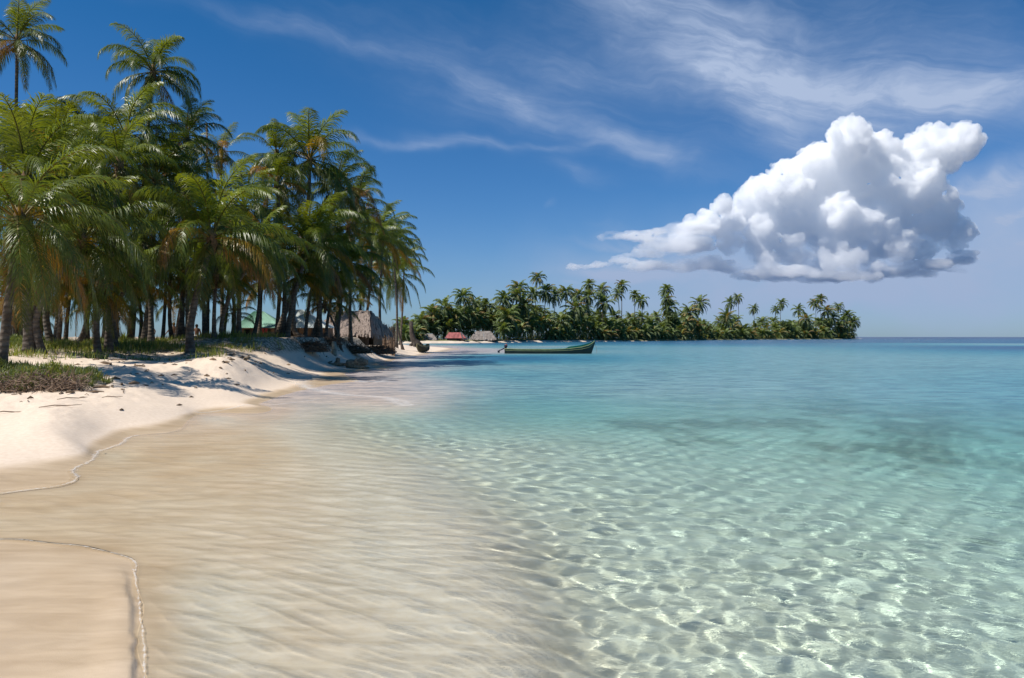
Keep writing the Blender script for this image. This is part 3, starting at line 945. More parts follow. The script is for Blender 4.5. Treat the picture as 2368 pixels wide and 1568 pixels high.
NP('tall dark palm behind the skirted palm', 215, 330, 200, 44, 3.2, 42, .13, n=26, yellow=.05)
NP('small green palm growing beside the green roofed hut', 540, 735, 540, 42, 1.3, 43, .08, n=14, yellow=.08, coco=False, top=88)
NP('palm at the back whose crown shows above the men', 420, 690, 405, 50, 2.3, 44, .11, n=20, yellow=.22)
NP('back row palm behind the two huts', 745, 560, 765, 62, 3.4, 46, .12, n=26, yellow=.05)
NP('back row palm behind the palm with orange fronds', 855, 620, 822, 68, 3.1, 47, .12, n=26, yellow=.08)
NP('mid grove palm with drooping fronds below the skyline gap', 535, 560, 515, 48, 3.0, 48, .12, n=24, yellow=.08)
NP('dense palm crown under the two left skyline palms', 130, 360, 130, 38, 3.2, 49, .13, n=26, yellow=.04)
NP('shaded palm low in the left grove behind the curved trunk', 170, 610, 150, 43, 3.2, 50, .12, n=26, yellow=.12)
NP('palm whose crown hangs behind the tallest palm trunk', 620, 520, 600, 50, 3.1, 51, .12, n=26, yellow=.10)
NP('young palm with upright fronds right of the white metal roof', 752, 705, 790, 50, 1.9, 52, .09, n=14, yellow=.18, coco=False, top=86)
NP('shaded palm behind the white metal roof', 620, 650, 690, 56, 2.8, 53, .12, n=24, yellow=.12)

for (lab, px, py, bx, d, Rm, sd_, yl) in [
    ('low crown of pale fronds at the foot of the leftmost trunks', 30, 690, 28, 38, 1.9, 61, .2),
    ('low fan of green fronds between the two leftmost thick trunks', 62, 715, 60, 40, 1.6, 62, .3),
    ('low fronds hanging over the round sky gap from the left', 140, 655, 132, 36, 2.0, 63, .3),
    ('bright low fronds behind the orange skirted palm', 262, 690, 262, 39, 2.0, 64, .12),
    ('yellow green low crown above the elbow of the man in pale shorts', 318, 655, 322, 44, 2.2, 65, .2),
    ('low crown above the head of the man in black shorts', 395, 640, 398, 42, 2.3, 66, .2),
    ('low crown hidden behind the thick trunk of the central young palm', 470, 650, 472, 44, 2.2, 67, .2),
    ('low crown between the central young palm and the green roof', 530, 610, 538, 43, 2.3, 68, .12),
    ('low crown with arching fronds right above the green roof', 600, 600, 585, 44, 2.3, 69, .16),
        ('shaded low crown above the white metal roof', 725, 615, 705, 49, 2.5, 71, .12),
    ('green crown filling the gap above the thatched hut', 770, 640, 752, 52, 2.6, 72, .12),
    ('drooping crown close above the thatched ridge', 835, 650, 828, 63, 2.7, 73, .12),
    ('dark crown filling the upper left of the grove behind the bright crown', 100, 300, 92, 44, 3.2, 74, .03),
    ('dark crown at mid height behind the curling fronds', 250, 480, 240, 41, 3.2, 75, .03),
    ('dark crown at mid height left of the skyline gap', 420, 420, 412, 46, 3.0, 76, .05)]:
    NP(lab, px, py + (12 if 280 < px < 500 else 22), bx, d, Rm, sd_, .12, n=20, yellow=yl, bot=-25, bias=-.05)

# bare dead trunk above the grove
b0 = (480 * K - 512) / F * 46
rt = empty('dead_palm_trunk', (b0, 46, gz(b0, 46)), 'bare dead palm trunk poking above the grove beside a dark crown', 'dead tree', None)
mb = MB()
tp = at(478, 285, 46)
mb.tube([(0, 0, -.1), (.05, 0, 5), ((tp.x - b0), 0, tp.z - gz(b0, 46))], [.11, .08, .065], 8)
mb.build('trunk', BARK, rt, True)

# ------------------------------------------------------------------ far island
ISL = [(1060, 215), (1100, 205), (1250, 212), (1400, 236), (1640, 285), (1800, 330), (1930, 420), (2120, 520), (2290, 600), (2325, 640)]
Sx = 2368 / 2776.0


def shore_d(src):
    return float(np.interp(src, [a for a, _ in ISL], [b for _, b in ISL]))


srcx = np.linspace(1020, 2335, 420)
sd_ = np.array([shore_d(s) for s in srcx])
offs = np.array([-6, -2, 0, 1.2, 3, 6, 12, 25, 60, 100, 130, 140])
hts = np.array([-2.5, -.5, -.02, .25, .5, .7, .9, 1.1, 1.1, .8, 0, -2.5])
taper = np.clip((2335 - srcx) / 60, 0.0, 1)
Vx = []
for i, s in enumerate(srcx):
    for o, h in zip(offs, hts):
        d = sd_[i] + o + 3 * fbm(np.array([s * .03]), np.array([0.3]), 4, 3)[0]
        Vx.append(((s * Sx * K - 512) / F * d, d, h * (taper[i] if h > 0 else 1) * (1 + .5 * fbm(np.array([s * .09]), np.array([o * .1]), 8, 3)[0])))
nn = len(offs)
i_ = np.arange(len(srcx) * nn).reshape(len(srcx), nn)
qi = np.stack([i_[:-1, :-1], i_[1:, :-1], i_[1:, 1:], i_[:-1, 1:]], -1).reshape(-1, 4)
m, g, p, out = mat('island_ground')
geo = g.n('ShaderNodeNewGeometry')
s3 = m.node_tree.nodes.new('ShaderNodeSeparateXYZ')
m.node_tree.links.new(geo, s3.inputs[0])
nz = g.noise(geo, 0.35, 4, 0.65)
sandc = g.mix(g.mr(nz, .4, .6), (.62, .50, .38), (.72, .60, .47))
scrub = g.mix(g.mr(nz, .35, .65), (.09, .12, .03), (.22, .19, .09))
zz = g.m('ADD', s3.outputs[2], g.m('MULTIPLY', g.m('SUBTRACT', nz, .5), .6))
xx = g.mr(s3.outputs[0], 18, 60)
lim = g.m('MULTIPLY_ADD', xx, -.55, .62)
g._in(p.inputs['Base Color'], g.mix(g.mr(g.m('SUBTRACT', zz, lim), -.06, .06), sandc, scrub))
p.inputs['Roughness'].default_value = .95
me = mesh_np('island_ground', Vx, [qi], [m], True)
tag(link('island_ground', me), kind='structure')

rsf = np.random.default_rng(99)
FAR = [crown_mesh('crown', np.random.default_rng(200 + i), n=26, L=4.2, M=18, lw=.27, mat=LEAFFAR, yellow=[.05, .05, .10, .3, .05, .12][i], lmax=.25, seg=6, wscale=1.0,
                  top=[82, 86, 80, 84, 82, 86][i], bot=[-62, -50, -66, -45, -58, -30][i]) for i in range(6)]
TRK = []
for i in range(3):
    mb = MB()
    bnd = [.0, .035, -.05][i]
    mb.tube([(0, 0, -.05), (bnd * .4, 0, .3), (bnd, 0, .65), (0, 0, 1)], [.014, .0105, .009, .008], 6)
    me = bpy.data.meshes.new('trunk')
    me.from_pydata(mb.v, [], mb.f)
    me.materials.append(BARK)
    TRK.append(me)


def far_palm(sx, sy, back, label, L=None, kind=None, group='palms on the far island', sq=1.0):
    d = shore_d(sx) + back
    X = (sx * Sx * K - 512) / F * d
    Zt = H + (HY - sy * Sx * K) / F * d
    zb = .9 if sx < 2280 else .5
    hgt = max(1.2, Zt - zb)
    root = empty('palm_tree', (X, d, zb), label, 'palm tree', group, 0)
    tilt = rsf.normal(0, .03)
    t = link('trunk', TRK[int(rsf.integers(3))], root)
    t.scale = (hgt * 1.0 if hgt < 12 else 12 + (hgt - 12) * .4, hgt * .9 if hgt < 12 else 11, hgt)
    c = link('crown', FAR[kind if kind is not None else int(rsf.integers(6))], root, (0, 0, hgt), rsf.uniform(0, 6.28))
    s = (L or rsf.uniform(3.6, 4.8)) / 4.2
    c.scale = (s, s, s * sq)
    return root


A6 = lambda x, y: (1060 + x * .2872, 700 + y * .2872)
A7 = lambda x, y: (1640 + x * .321, 700 + y * .321)
EM = [
    (A6(1385, 190), 25, 3.6, 'tallest far palm, its small crown standing clear against the sky left of the cloud'),
    (A6(1205, 285), 22, 4.3, 'tall full crowned palm on the far island left of the tallest one'),
    (A6(1190, 350), 16, 4.0, 'palm with its crown just under the tall full crowned far palm'),
    (A6(680, 375), 20, 4.4, 'tall palm with a wide crown standing behind the red roofed hut'),
    (A6(770, 430), 26, 4.2, 'palm close behind and right of the wide crown over the red roofed hut'),
    (A6(1340, 345), 24, 4.2, 'palm crown below the tallest far palm'),
    (A6(1468, 320), 22, 4.8, 'wide heavy crown right of the tallest far palm'),
    (A6(1545, 360), 18, 4.4, 'palm with a bare thin trunk right of the heavy far crown'),
    (A6(1650, 325), 20, 4.4, 'slim palm with a crown clear of its neighbours above the boat'),
    (A6(1770, 355), 24, 4.6, 'rounded palm crown left of the doubled thin palms'),
    (A6(1866, 250), 22, 3.6, 'upper of two stacked crowns above the boat bow'),
    (A6(1868, 365), 18, 4.4, 'lower of two stacked crowns above the boat bow'),
    (A6(1985, 305), 24, 4.4, 'palm standing high between the stacked crowns and the twin thin palms'),
    (A6(2015, 430), 14, 5.6, 'broad dark crown below the high palm left of the twin thin palms'),
    (A6(2178, 262), 26, 4.0, 'taller of the twin thin palms in the middle of the far island'),
    (A6(2142, 338), 24, 3.6, 'shorter of the twin thin palms in the middle of the far island'),
    (A6(2300, 345), 26, 3.4, 'lone thin palm right of the twin thin palms'),
    (A6(2362, 400), 18, 4.2, 'full crown just right of the lone thin palm'),
    (A6(1740, 480), 10, 6.0, 'big bright crown low in front of the rounded palm'),
    (A6(900, 455), 22, 4.4, 'palm rising behind the gap between the two far huts'),
    (A6(505, 470), 20, 4.6, 'palm rising left of the red roofed hut'),
    (A6(390, 530), 18, 4.4, 'palm lower left of the palm beside the red roofed hut'),
    (A6(285, 600), 16, 4.2, 'palm with an upright tuft above the small shack on the far beach'),
    (A6(120, 640), 12, 4.0, 'bright palm nearest the spit on the far island'),
    (A6(1070, 400), 20, 4.6, 'palm rising right of the grey thatched far hut'),
    (A6(1245, 450), 14, 5.2, 'wide crown left of the boat stern on the far island'),
    (A6(1100, 560), 8, 6.0, 'large drooping crown at the edge of the far beach'),
    (A6(1600, 600), 8, 5.8, 'large pale crown low over the far beach behind the boat'),
    (A7(520, 275), 26, 4.6, 'tall palm at the top of the stacked tower of crowns'),
    (A7(518, 350), 22, 4.4, 'middle crown of the stacked tower of crowns'),
    (A7(540, 420), 18, 6.0, 'lowest dark crown of the stacked tower of crowns'),
    (A7(800, 385), 20, 6.6, 'tall dark palm right of the stacked tower of crowns'),
    (A7(715, 460), 16, 6.6, 'leaning dark palm between the tower of crowns and the tall dark palm'),
    (A7(1055, 378), 30, 6.2, 'palm left of the small high palm in the right half of the far island'),
    (A7(1122, 335), 34, 4.8, 'small high palm against the cloud in the right half of the far island'),
    (A7(1030, 500), 14, 8.6, 'very broad crown below the small high palm'),
    (A7(1255, 430), 30, 5.6, 'thin crowned palm alone in the low stretch right of the small high palm'),
    (A7(1492, 380), 34, 6.6, 'tall palm above the grassy shore of the far island'),
    (A7(1445, 440), 28, 5.4, 'palm left of the tall palm above the grassy shore'),
    (A7(1632, 440), 30, 7.4, 'broad palm between the grassy shore palm and the high pair'),
    (A7(1775, 385), 34, 7.6, 'left palm of the high pair near the island tip'),
    (A7(1822, 348), 38, 7.4, 'right palm of the high pair near the island tip'),
    (A7(1872, 450), 22, 9.2, 'wide rounded crown under the high pair near the island tip'),
    (A7(1972, 410), 34, 7.0, 'last high palm before the tip of the far island'),
    (A7(2045, 490), 20, 9.0, 'broad crown near the tip of the far island'),
    (A7(2088, 535), 16, 8.6, 'outermost palm at the right tip of the far island'),
    (A7(1700, 520), 12, 9.0, 'wide low crown right of the dark round tree on the far shore'),
]
for (p_, back, L_, lab) in EM:
    if p_[0] > 1900 and L_ > 5: L_ *= .86
    far_palm(p_[0], p_[1], back, lab, L_)

# the lower canopy: palms nothing in the photo tells apart
sky_x = [1075, 1100, 1140, 1200, 1300, 1350, 1400, 1450, 1500, 1530, 1560, 1600, 1640, 1700, 1740, 1780, 1830, 1860, 1900, 1930, 1980, 2020, 2060, 2120, 2180, 2240, 2300, 2320]
sky_y = [900, 886, 870, 846, 840, 846, 842, 832, 872, 878, 846, 856, 852, 868, 866, 862, 886, 850, 874, 890, 864, 878, 876, 872, 870, 866, 862, 886]
for i in range(205):
    sx = 1082 + (2312 - 1082) * ((i + .5) / 205) + rsf.uniform(-5, 5)
    top_y = float(np.interp(sx, sky_x, sky_y))
    lay = i % 4
    sy = top_y + [5, 18, 32, 46][lay] + rsf.uniform(-12, 10)
    sy = min(sy, 908)
    back = [32, 20, 12, 7][lay] * (1 if sx < 1900 else 1.5) + rsf.uniform(-2, 4)
    if 1138 < sx < 1348 and back < 16: back = 16 + rsf.uniform(0, 4)
    s_ = shore_d(sx) / 260
    if sx > 2250: back = 14 + lay * 5
    side = 'left of the boat' if sx < 1500 else ('right of the boat' if sx < 1950 else 'near its tip')
    far_palm(sx, sy, back, 'low coconut palm packed into the far island canopy ' + side,
             rsf.uniform(3.6, 4.6) * (1 + (s_ - 1) * .55), kind=int(rsf.choice([2, 3, 5, 3, 0] if lay > 1 else [0, 1, 2, 4, 5])), group='low canopy palms of the far island, ' + side)

# undergrowth strip of the island: real leaf clumps
UG = []
uv, uf, ua = [], [], []
for i in range(10000):
    s = rsf.uniform(1110, 2318)
    d = shore_d(s) + rsf.uniform(5, 30)
    if 1150 < s < 1370 and d < shore_d(s) + 22: continue
    k = shore_d(s) / 260
    x = (s * Sx * K - 512) / F * d
    z = .6 + abs(rsf.normal(0, 1)) * 1.5 * k * (1 if s < 1930 or d > shore_d(s) + 18 else .35)
    a, e = rsf.uniform(0, 6.28), rsf.uniform(-.2, 1.4)
    L_ = rsf.uniform(.5, 1.5) * k
    D_ = np.array([math.cos(a) * math.cos(e), math.sin(a) * math.cos(e), math.sin(e)]) * L_
    W_ = np.array([-math.sin(a), math.cos(a), .2]) * .16 * k
    c = np.array([x, d, z])
    b = len(uv)
    uv += [c - W_, c + W_, c + D_ + W_ * .3, c + D_ - W_ * .3]
    uf.append((b, b + 1, b + 2, b + 3))
    ua += [rsf.uniform(0, .5) if rsf.uniform() < .8 else .85] * 4
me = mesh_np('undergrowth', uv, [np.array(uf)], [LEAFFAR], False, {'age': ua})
tag(link('undergrowth', me), 'tangled green undergrowth beneath the palms along the far island shore', 'undergrowth', kind='stuff')

# round dark broadleaf tree on the far shore
def broadleaf(sx, sy, back, r, label):
    d = shore_d(sx) + back
    X = (sx * Sx * K - 512) / F * d
    zc = H + (HY - sy * Sx * K) / F * d
    root = empty('broadleaf_tree', (X, d, .8), label, 'tree')
    mb = MB()
    mb.tube([(0, 0, -.2), (.2, 0, (zc - .8) * .5), (0, 0, zc - .8)], [.35, .25, .12], 7)
    for k in range(5):
        a = k * 1.3
        mb.tube([(0.1, 0, (zc - .8) * .5), (math.cos(a) * r * .6, math.sin(a) * r * .6, zc - .8 + r * .2)], [.14, .04], 5)
    mb.build('trunk', BARK, root, True)
    v, f, ag = [], [], []
    for k in range(1500):
        u = rsf.normal(0, 1, 3)
        u /= np.linalg.norm(u)
        c = u * r * rsf.uniform(.45, 1.0) * (1 + .25 * math.sin(3 * u[0] + 5 * u[2])) * np.array([.9, .9, 1.15])
        a, b_ = rsf.normal(0, 1, 3) * .33, rsf.normal(0, 1, 3) * .33
        b = len(v)
        v += [c - a, c + b_, c + a, c - b_]
        f.append((b, b + 1, b + 2, b + 3))
        ag += [rsf.uniform(.25, .6)] * 4
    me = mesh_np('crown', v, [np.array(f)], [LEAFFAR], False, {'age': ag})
    link('crown', me, root, (0, 0, zc - .8))


broadleaf(A7(1540, 590)[0], A7(0, 590)[1], 12, 5.0, 'dark round broadleaf tree on the grassy shore of the far island')
broadleaf(A7(560, 520)[0], A7(0, 520)[1], 12, 4.0, 'dark dense broadleaf tree at the foot of the stacked tower of crowns')

# ------------------------------------------------------------------ build the rest
PLY = simple('weathered_board', (0.26, 0.15, 0.09), .85, .35, 2.5, stretch=(1, 1, 8))
DARKW = simple('dark_wood', (0.10, 0.065, 0.045), .9, .4, 4)
CANE = simple('cane_wall', (0.22, 0.15, 0.10), .9, .4, 10, stretch=(6, 6, .6))
THATCH = simple('thatch', (0.30, 0.235, 0.20), .95, .6, 9, bump=1.0, stretch=(2.5, 2.5, 1))
THATCH2 = simple('old_thatch', (0.27, 0.23, 0.20), .95, .35, 1.2)
GREENM = simple('green_metal_sheet', (0.28, 0.48, 0.37), .5, .15, 2, spec=.5)
WHITEM = simple('bare_metal_sheet', (0.62, 0.66, 0.64), .45, .15, 2, spec=.5)
REDM = simple('red_metal_sheet', (0.33, 0.10, 0.09), .6, .35, .6, stretch=(3, 1, 1))
LOG = simple('driftwood', (0.27, 0.20, 0.13), .9, .5, 7, bump=.9)
ROOT = simple('root_mat', (0.17, 0.115, 0.075), .95, .5, 12, bump=1.0)
STICK = simple('fence_stick', (0.22, 0.155, 0.11), .9, .4, 4, stretch=(1, 1, .3))
CLOTH = simple('cloth', (0.55, 0.5, 0.45), .9, .2, 6)
REDC = simple('red_cloth', (0.42, 0.07, 0.06), .9, .2, 6)


def thatch_sheet(mb, p00, p10, p11, p01, rows, cols, rs, ln=.55, wd=.10, thick=.14):
    """hanging leaf strips laid in courses over a roof plane (p00-p10 eave, p01-p11 ridge)"""
    p00, p10, p11, p01 = map(Vector, (p00, p10, p11, p01))
    nrm = (p10 - p00).cross(p01 - p00).normalized()
    if nrm.z < 0: nrm = -nrm
    for r_ in range(rows):
        t = r_ / rows
        for c_ in range(cols):
            u = (c_ + rs.uniform(-.4, .4)) / cols
            u = min(max(u, 0), 1)
            a = (p00.lerp(p10, u)).lerp(p01.lerp(p11, u), t + .9 / rows)
            dn = ((p00 - p01).lerp(p10 - p11, u)).normalized()
            sd2 = (p10 - p00).normalized()
            l_ = ln * rs.uniform(.7, 1.4)
            w_ = wd * rs.uniform(.5, 1.3)
            k = nrm * (thick * rs.uniform(.2, 1.6))
            b = a + dn * l_ + nrm * (thick * rs.uniform(-.2, .8)) + sd2 * rs.normal(0, .06)
            if r_ == 0: b += Vector((0, 0, -.12 * rs.uniform(0, 1)))
            mb.add([a - sd2 * w_ + k, a + sd2 * w_ + k, b + sd2 * w_ * .6, b - sd2 * w_ * .5], [(0, 1, 2, 3)])


rs = np.random.default_rng(7)
# --- big thatched hut
d0 = 60.0
c = Vector((at(802, 0, d0).x, d0 + 1.8, 0))
zg = gz(c.x, c.y) - .1
zg = max(zg, .9)
root = empty('thatched_hut', (c.x, c.y, zg), 'thatched hut with ragged grey brown palm roof nearest the stick fence', 'hut', None, R(-14))
W2, D2, eh, rh = 2.2, 1.6, 1.98 - zg, 3.55 - zg
mb = MB()
for sx_, sy_, lx, ly in ((0, -D2 + .25, 2 * W2 - .5, .08), (0, D2 - .25, 2 * W2 - .5, .08), (-W2 + .25, 0, .08, 2 * D2 - .6), (W2 - .25, .5, .08, D2)):
    mb.box((sx_, sy_, (eh - .5) / 2), (lx, ly, eh + .55))
mb.build('wall', CANE, root)
mb = MB()
r2 = np.random.default_rng(3)
ridge_l, ridge_r = (-W2 + .9, 0, rh), (W2 - .7, 0, rh + .05)
thatch_sheet(mb, (-W2 - .2, -D2 - .3, eh), (W2 + .2, -D2 - .3, eh), ridge_r, ridge_l, 15, 70, r2)
thatch_sheet(mb, (W2 + .2, D2 + .3, eh), (-W2 - .2, D2 + .3, eh), ridge_l, ridge_r, 11, 40, r2)
thatch_sheet(mb, (W2 + .2, -D2 - .3, eh), (W2 + .3, D2 + .3, eh), ridge_r, ridge_r, 11, 30, r2)
thatch_sheet(mb, (-W2 - .2, D2 + .3, eh), (-W2 - .2, -D2 - .3, eh), ridge_l, ridge_l, 11, 30, r2)
for p_ in ([(-W2 - .2, -D2 - .3, eh), (W2 + .2, -D2 - .3, eh), ridge_r, ridge_l], [(W2 + .2, D2 + .3, eh), (-W2 - .2, D2 + .3, eh), ridge_l, ridge_r]):
    mb.add([tuple(Vector(v) - Vector((0, 0, .05))) for v in p_], [(0, 1, 2, 3)])
for k in range(60):
    u = r2.uniform(0, 1)
    a = Vector(ridge_l).lerp(Vector(ridge_r), u)
    s_ = r2.choice([-1, 1])
    mb.add([a + Vector((-.1, 0, .1)), a + Vector((.1, 0, .1)), a + Vector((.12, s_ * .5, -.38)), a + Vector((-.1, s_ * .5, -.42))], [(0, 1, 2, 3)])
mb.build('roof', THATCH, root)
for px_, py_ in ((-W2 + .1, -D2), (-.5, -D2), (.9, -D2), (W2 - .1, -D2), (W2 - .1, D2)):
    mb = MB()
    mb.tube([(px_, py_, -.5), (px_ + .03, py_, eh + .15)], .05, 7)
    mb.build('post', DARKW, root)
mb = MB()
mb.tube([(W2 - 1.15, -D2 - .9, -.3), (W2 - 1.1, -D2 - .6, .9)], .045, 6)
mb.build('prop_pole', LOG, root)


def metal_roof_hut(px0, px1, d0, zeave_py, zridge_py, mroof, label, wallm, rz=0.0, hip=.5, depth=2.4, ridge=(.35, .75), nm='board_hut'):
    a, b = at(px0, zeave_py, d0), at(px1, zeave_py, d0)
    zr = at(0, zridge_py, d0 + depth / 2).z
    cx = (a.x + b.x) / 2
    z0 = gz(cx, d0 + .5) - .15
    root = empty(nm, (cx, d0, z0), label, 'hut', None, rz)
    w = (b.x - a.x) / 2
    ze = a.z - z0
    zr -= z0
    mb = MB()
    mb.box((0, .12, ze / 2 - .02), (2 * w - .3, .06, ze))
    mb.box((0, depth - .12, ze / 2 - .02), (2 * w - .3, .06, ze))
    mb.box((-w + .18, depth / 2, ze / 2 - .02), (.06, depth - .32, ze))
    mb.box((w - .18, depth / 2, ze / 2 - .02), (.06, depth - .32, ze))
    mb.build('wall', wallm, root)
    mb = MB()
    rl, rr = -w + 2 * w * ridge[0], -w + 2 * w * ridge[1]
    n = 26
    # corrugated sheets as real ribs
    def plane(e0, e1, r0, r1):
        e0, e1, r0, r1 = map(Vector, (e0, e1, r0, r1))
        nr_ = (e1 - e0).cross(r0 - e0)
        if nr_.length < 1e-6: nr_ = (e1 - e0).cross(r1 - e0)
        nr_.normalize()
        if nr_.z < 0: nr_ = -nr_
        vs = []
        for k in range(n * 2 + 1):
            u = k / (n * 2)
            off = nr_ * (.018 if k % 2 else -.018)
            vs += [e0.lerp(e1, u) + off, r0.lerp(r1, u) + off]
        mb.add(vs, [(2 * k, 2 * k + 2, 2 * k + 3, 2 * k + 1) for k in range(n * 2)])
    plane((-w - .1, -.2, ze), (w + .1, -.2, ze), (rl, depth / 2, zr), (rr, depth / 2, zr))
    plane((w + .1, depth + .2, ze), (-w - .1, depth + .2, ze), (rr, depth / 2, zr), (rl, depth / 2, zr))
    plane((w + .1, -.2, ze), (w + .1, depth + .2, ze), (rr, depth / 2, zr), (rr, depth / 2, zr))
    plane((-w - .1, depth + .2, ze), (-w - .1, -.2, ze), (rl, depth / 2, zr), (rl, depth / 2, zr))
    mb.build('roof', mroof, root)
    for k in range(4):
        x = -w + .12 + (2 * w - .24) * k / 3
        mb = MB()
        mb.tube([(x, .03, -.1), (x, .03, ze - .01)], .045, 6)
        mb.build('post', DARKW, root)
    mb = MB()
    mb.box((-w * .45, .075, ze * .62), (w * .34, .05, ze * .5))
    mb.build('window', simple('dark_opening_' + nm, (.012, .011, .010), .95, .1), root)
    mb = MB()
    mb.box((w * .45, .075, ze * .45), (w * .3, .05, ze * .86))
    mb.build('door', PLY if wallm is not PLY else DARKW, root)
    return root, w, ze


r1_, w1, ze1 = metal_roof_hut(545, 645, 51, 758, 720, GREENM, 'board hut with a pale green metal roof behind the palm trunks', PLY, ridge=(.28, .5))
mb = MB()
for k in range(3):
    mb.box((w1 * .1 + .22 * k, -.03, ze1 * .80 - .05 * (k % 2)), (.17, .02, .3 + .1 * (k % 2)))
cl = mb.build('hanging_cloth', REDC, r1_)
metal_roof_hut(652, 758, 56, 758, 716, WHITEM, 'board hut with a bare silvery metal roof between the green roof and the thatch', PLY, ridge=(.12, .35), nm='tin_roof_hut')

# stick fence
a, b = at(878, 0, 68), at(913, 0, 66)
zf = gz(b.x, b.y)
root = empty('stick_fence', (a.x, a.y, zf), 'tall fence of upright brown sticks right of the thatched hut', 'fence')
mb = MB()
N = 62
for k in range(N):
    t = k / (N - 1)
    x = (b.x - a.x) * t
    y = (b.y - a.y) * t + .25 * math.sin(t * 3)
    h = 2.6 - zf + rs.uniform(-.25, .2) + (.25 if rs.uniform() < .12 else 0)
    mb.tube([(x, y, -.4), (x + rs.normal(0, .03), y, h)], [.034, .022], 5)
mb.build('stick_row', STICK, root)
for zr in (.5, 1.3):
    mb = MB()
    mb.tube([(-.05, -.07, zr), (b.x - a.x + .05, b.y - a.y - .07, zr + .03)], .025, 5)
    mb.build('rail', DARKW, root)

# weathered post / drum and rubble near the huts
def at_g(px, d):
    x = (px * K - 512) / F * d
    return Vector((x, d, gz(x, d)))


q0 = at_g(772, 47)
mb = MB()
mb.tube([(0, 0, -.1), (.02, 0, .35), (0, 0, .70), (0, 0, .78)], [.17, .16, .15, .08], 10)
tag(mb.build('cut_stump', simple('grey_stump', (.30, .28, .22), .9, .3), None, True, loc=q0), 'short pale grey cut stump standing in front of the thatched hut', 'stump')

# dark stump with a broad foot on the spit
q0 = at_g(953, 99)
mb = MB()
mb.tube([(1.0, 0, -.25), (.55, 0, .35), (.12, 0, .9), (-.08, 0, 1.9), (-.12, 0, 3.1)], [.62, .52, .36, .27, .22], 12)
for k in range(7):
    a_ = k * .9
    mb.tube([(.3, 0, .5), (.5 + math.cos(a_) * .8, math.sin(a_) * .7, .1), (.7 + math.cos(a_) * 1.3, math.sin(a_) * 1.0, -.25)], [.25, .17, .06], 6)
tag(mb.build('tree_stump', simple('dark_stump', (.07, .055, .045), .95, .4, 5, bump=.7), None, True, loc=q0), 'dark thick stump with a spreading foot on the spit left of the canoe', 'stump')


# root mounds and rubble under the huts
def clump(px, py, z, rx, rz_, label, cat, nm, m, nst=120, seed=0, ry=None):
    X, Y, _ = gp(px, py, z)
    zg = gz(X, Y)
    r = np.random.default_rng(seed)
    ry = ry or rx * .7
    mb = MB()
    n = 14
    vs, fs = [], []
    for i in range(n):
        for k in range(20):
            th, ph = (math.pi / 2) * i / (n - 1), 2 * math.pi * k / 20
            rr = 1 + .35 * (vnoise(np.array([math.cos(ph) * 2 + 5 + seed]), np.array([math.sin(ph) * 2 + th * 2 + 5]), seed)[0] - .5) * 2
            rr *= 1 + r.normal(0, .07)
            vs.append((rx * rr * math.cos(th) * math.cos(ph), ry * rr * math.cos(th) * math.sin(ph), rz_ * rr * math.sin(th) - .08))
    for i in range(n - 1):
        for k in range(20):
            fs.append((i * 20 + k, i * 20 + (k + 1) % 20, (i + 1) * 20 + (k + 1) % 20, (i + 1) * 20 + k))
    mb.add([(a * .82, b * .82, c * .82) for a, b, c in vs], fs)
    for k in range(nst):
        a_ = r.uniform(0, 6.28)
        t_ = r.uniform(.2, 1)
        p = Vector((rx * math.cos(a_) * t_, ry * math.sin(a_) * t_, rz_ * (1 - t_ * t_) ** .5))
        d_ = Vector((r.normal(.1, .7), r.normal(-.3, .5), r.normal(-.1, .45))) * rx * .35
        mb.tube([p, p + d_ * .5 + Vector((0, 0, .03)), p + d_], [.018, .014, .006], 4, False)
    return tag(mb.build(nm, m, None, False, loc=(X, Y, zg)), label, cat)


clump(718, 812, .95, 1.1, .42, 'brown mat of exposed palm roots at the foot of the curved palm', 'root mound', 'root_mound', ROOT, 300, 1)
clump(765, 811, .85, 1.2, .40, 'low dark root bank in front of the tin roofed hut', 'root mound', 'root_mound', ROOT, 200, 2)
clump(815, 809, .85, 1.3, .42, 'long dark bank of roots and debris in front of the thatched hut', 'root mound', 'root_mound', ROOT, 260, 3)
clump(868, 810, .65, 1.7, .55, 'heap of stones and roots by the corner of the stick fence', 'root mound', 'root_mound', ROOT, 200, 4)
clump(895, 806, .7, .6, .5, 'small yellowish bush against the stick fence', 'bush', 'small_bush', simple('yellow_bush', (.22, .17, .03), .8, .4, 9), 160, 5)


# driftwood
def driftlog(px, py, z, segs, label, seed):
    X, Y, _ = gp(px, py, z)
    zg = gz(X, Y)
    mb = MB()
    r = np.random.default_rng(seed)
    for (p0, p1, r0_, r1_) in segs:
        p0, p1 = Vector(p0), Vector(p1)
        n = 9
        pts, rad = [], []
        for k in range(n + 1):
            t = k / n
            pts.append(p0.lerp(p1, t) + Vector(r.normal(0, .12, 3)) * min(r0_, .2))
            rad.append((r0_ + (r1_ - r0_) * t) * r.uniform(.85, 1.15))
        rad[0] *= .7
        rad[-1] *= .7
        mb.tube(pts, rad, 10)
    return tag(mb.build('driftwood_log', LOG, None, True, loc=(X, Y, zg)), label, 'driftwood')


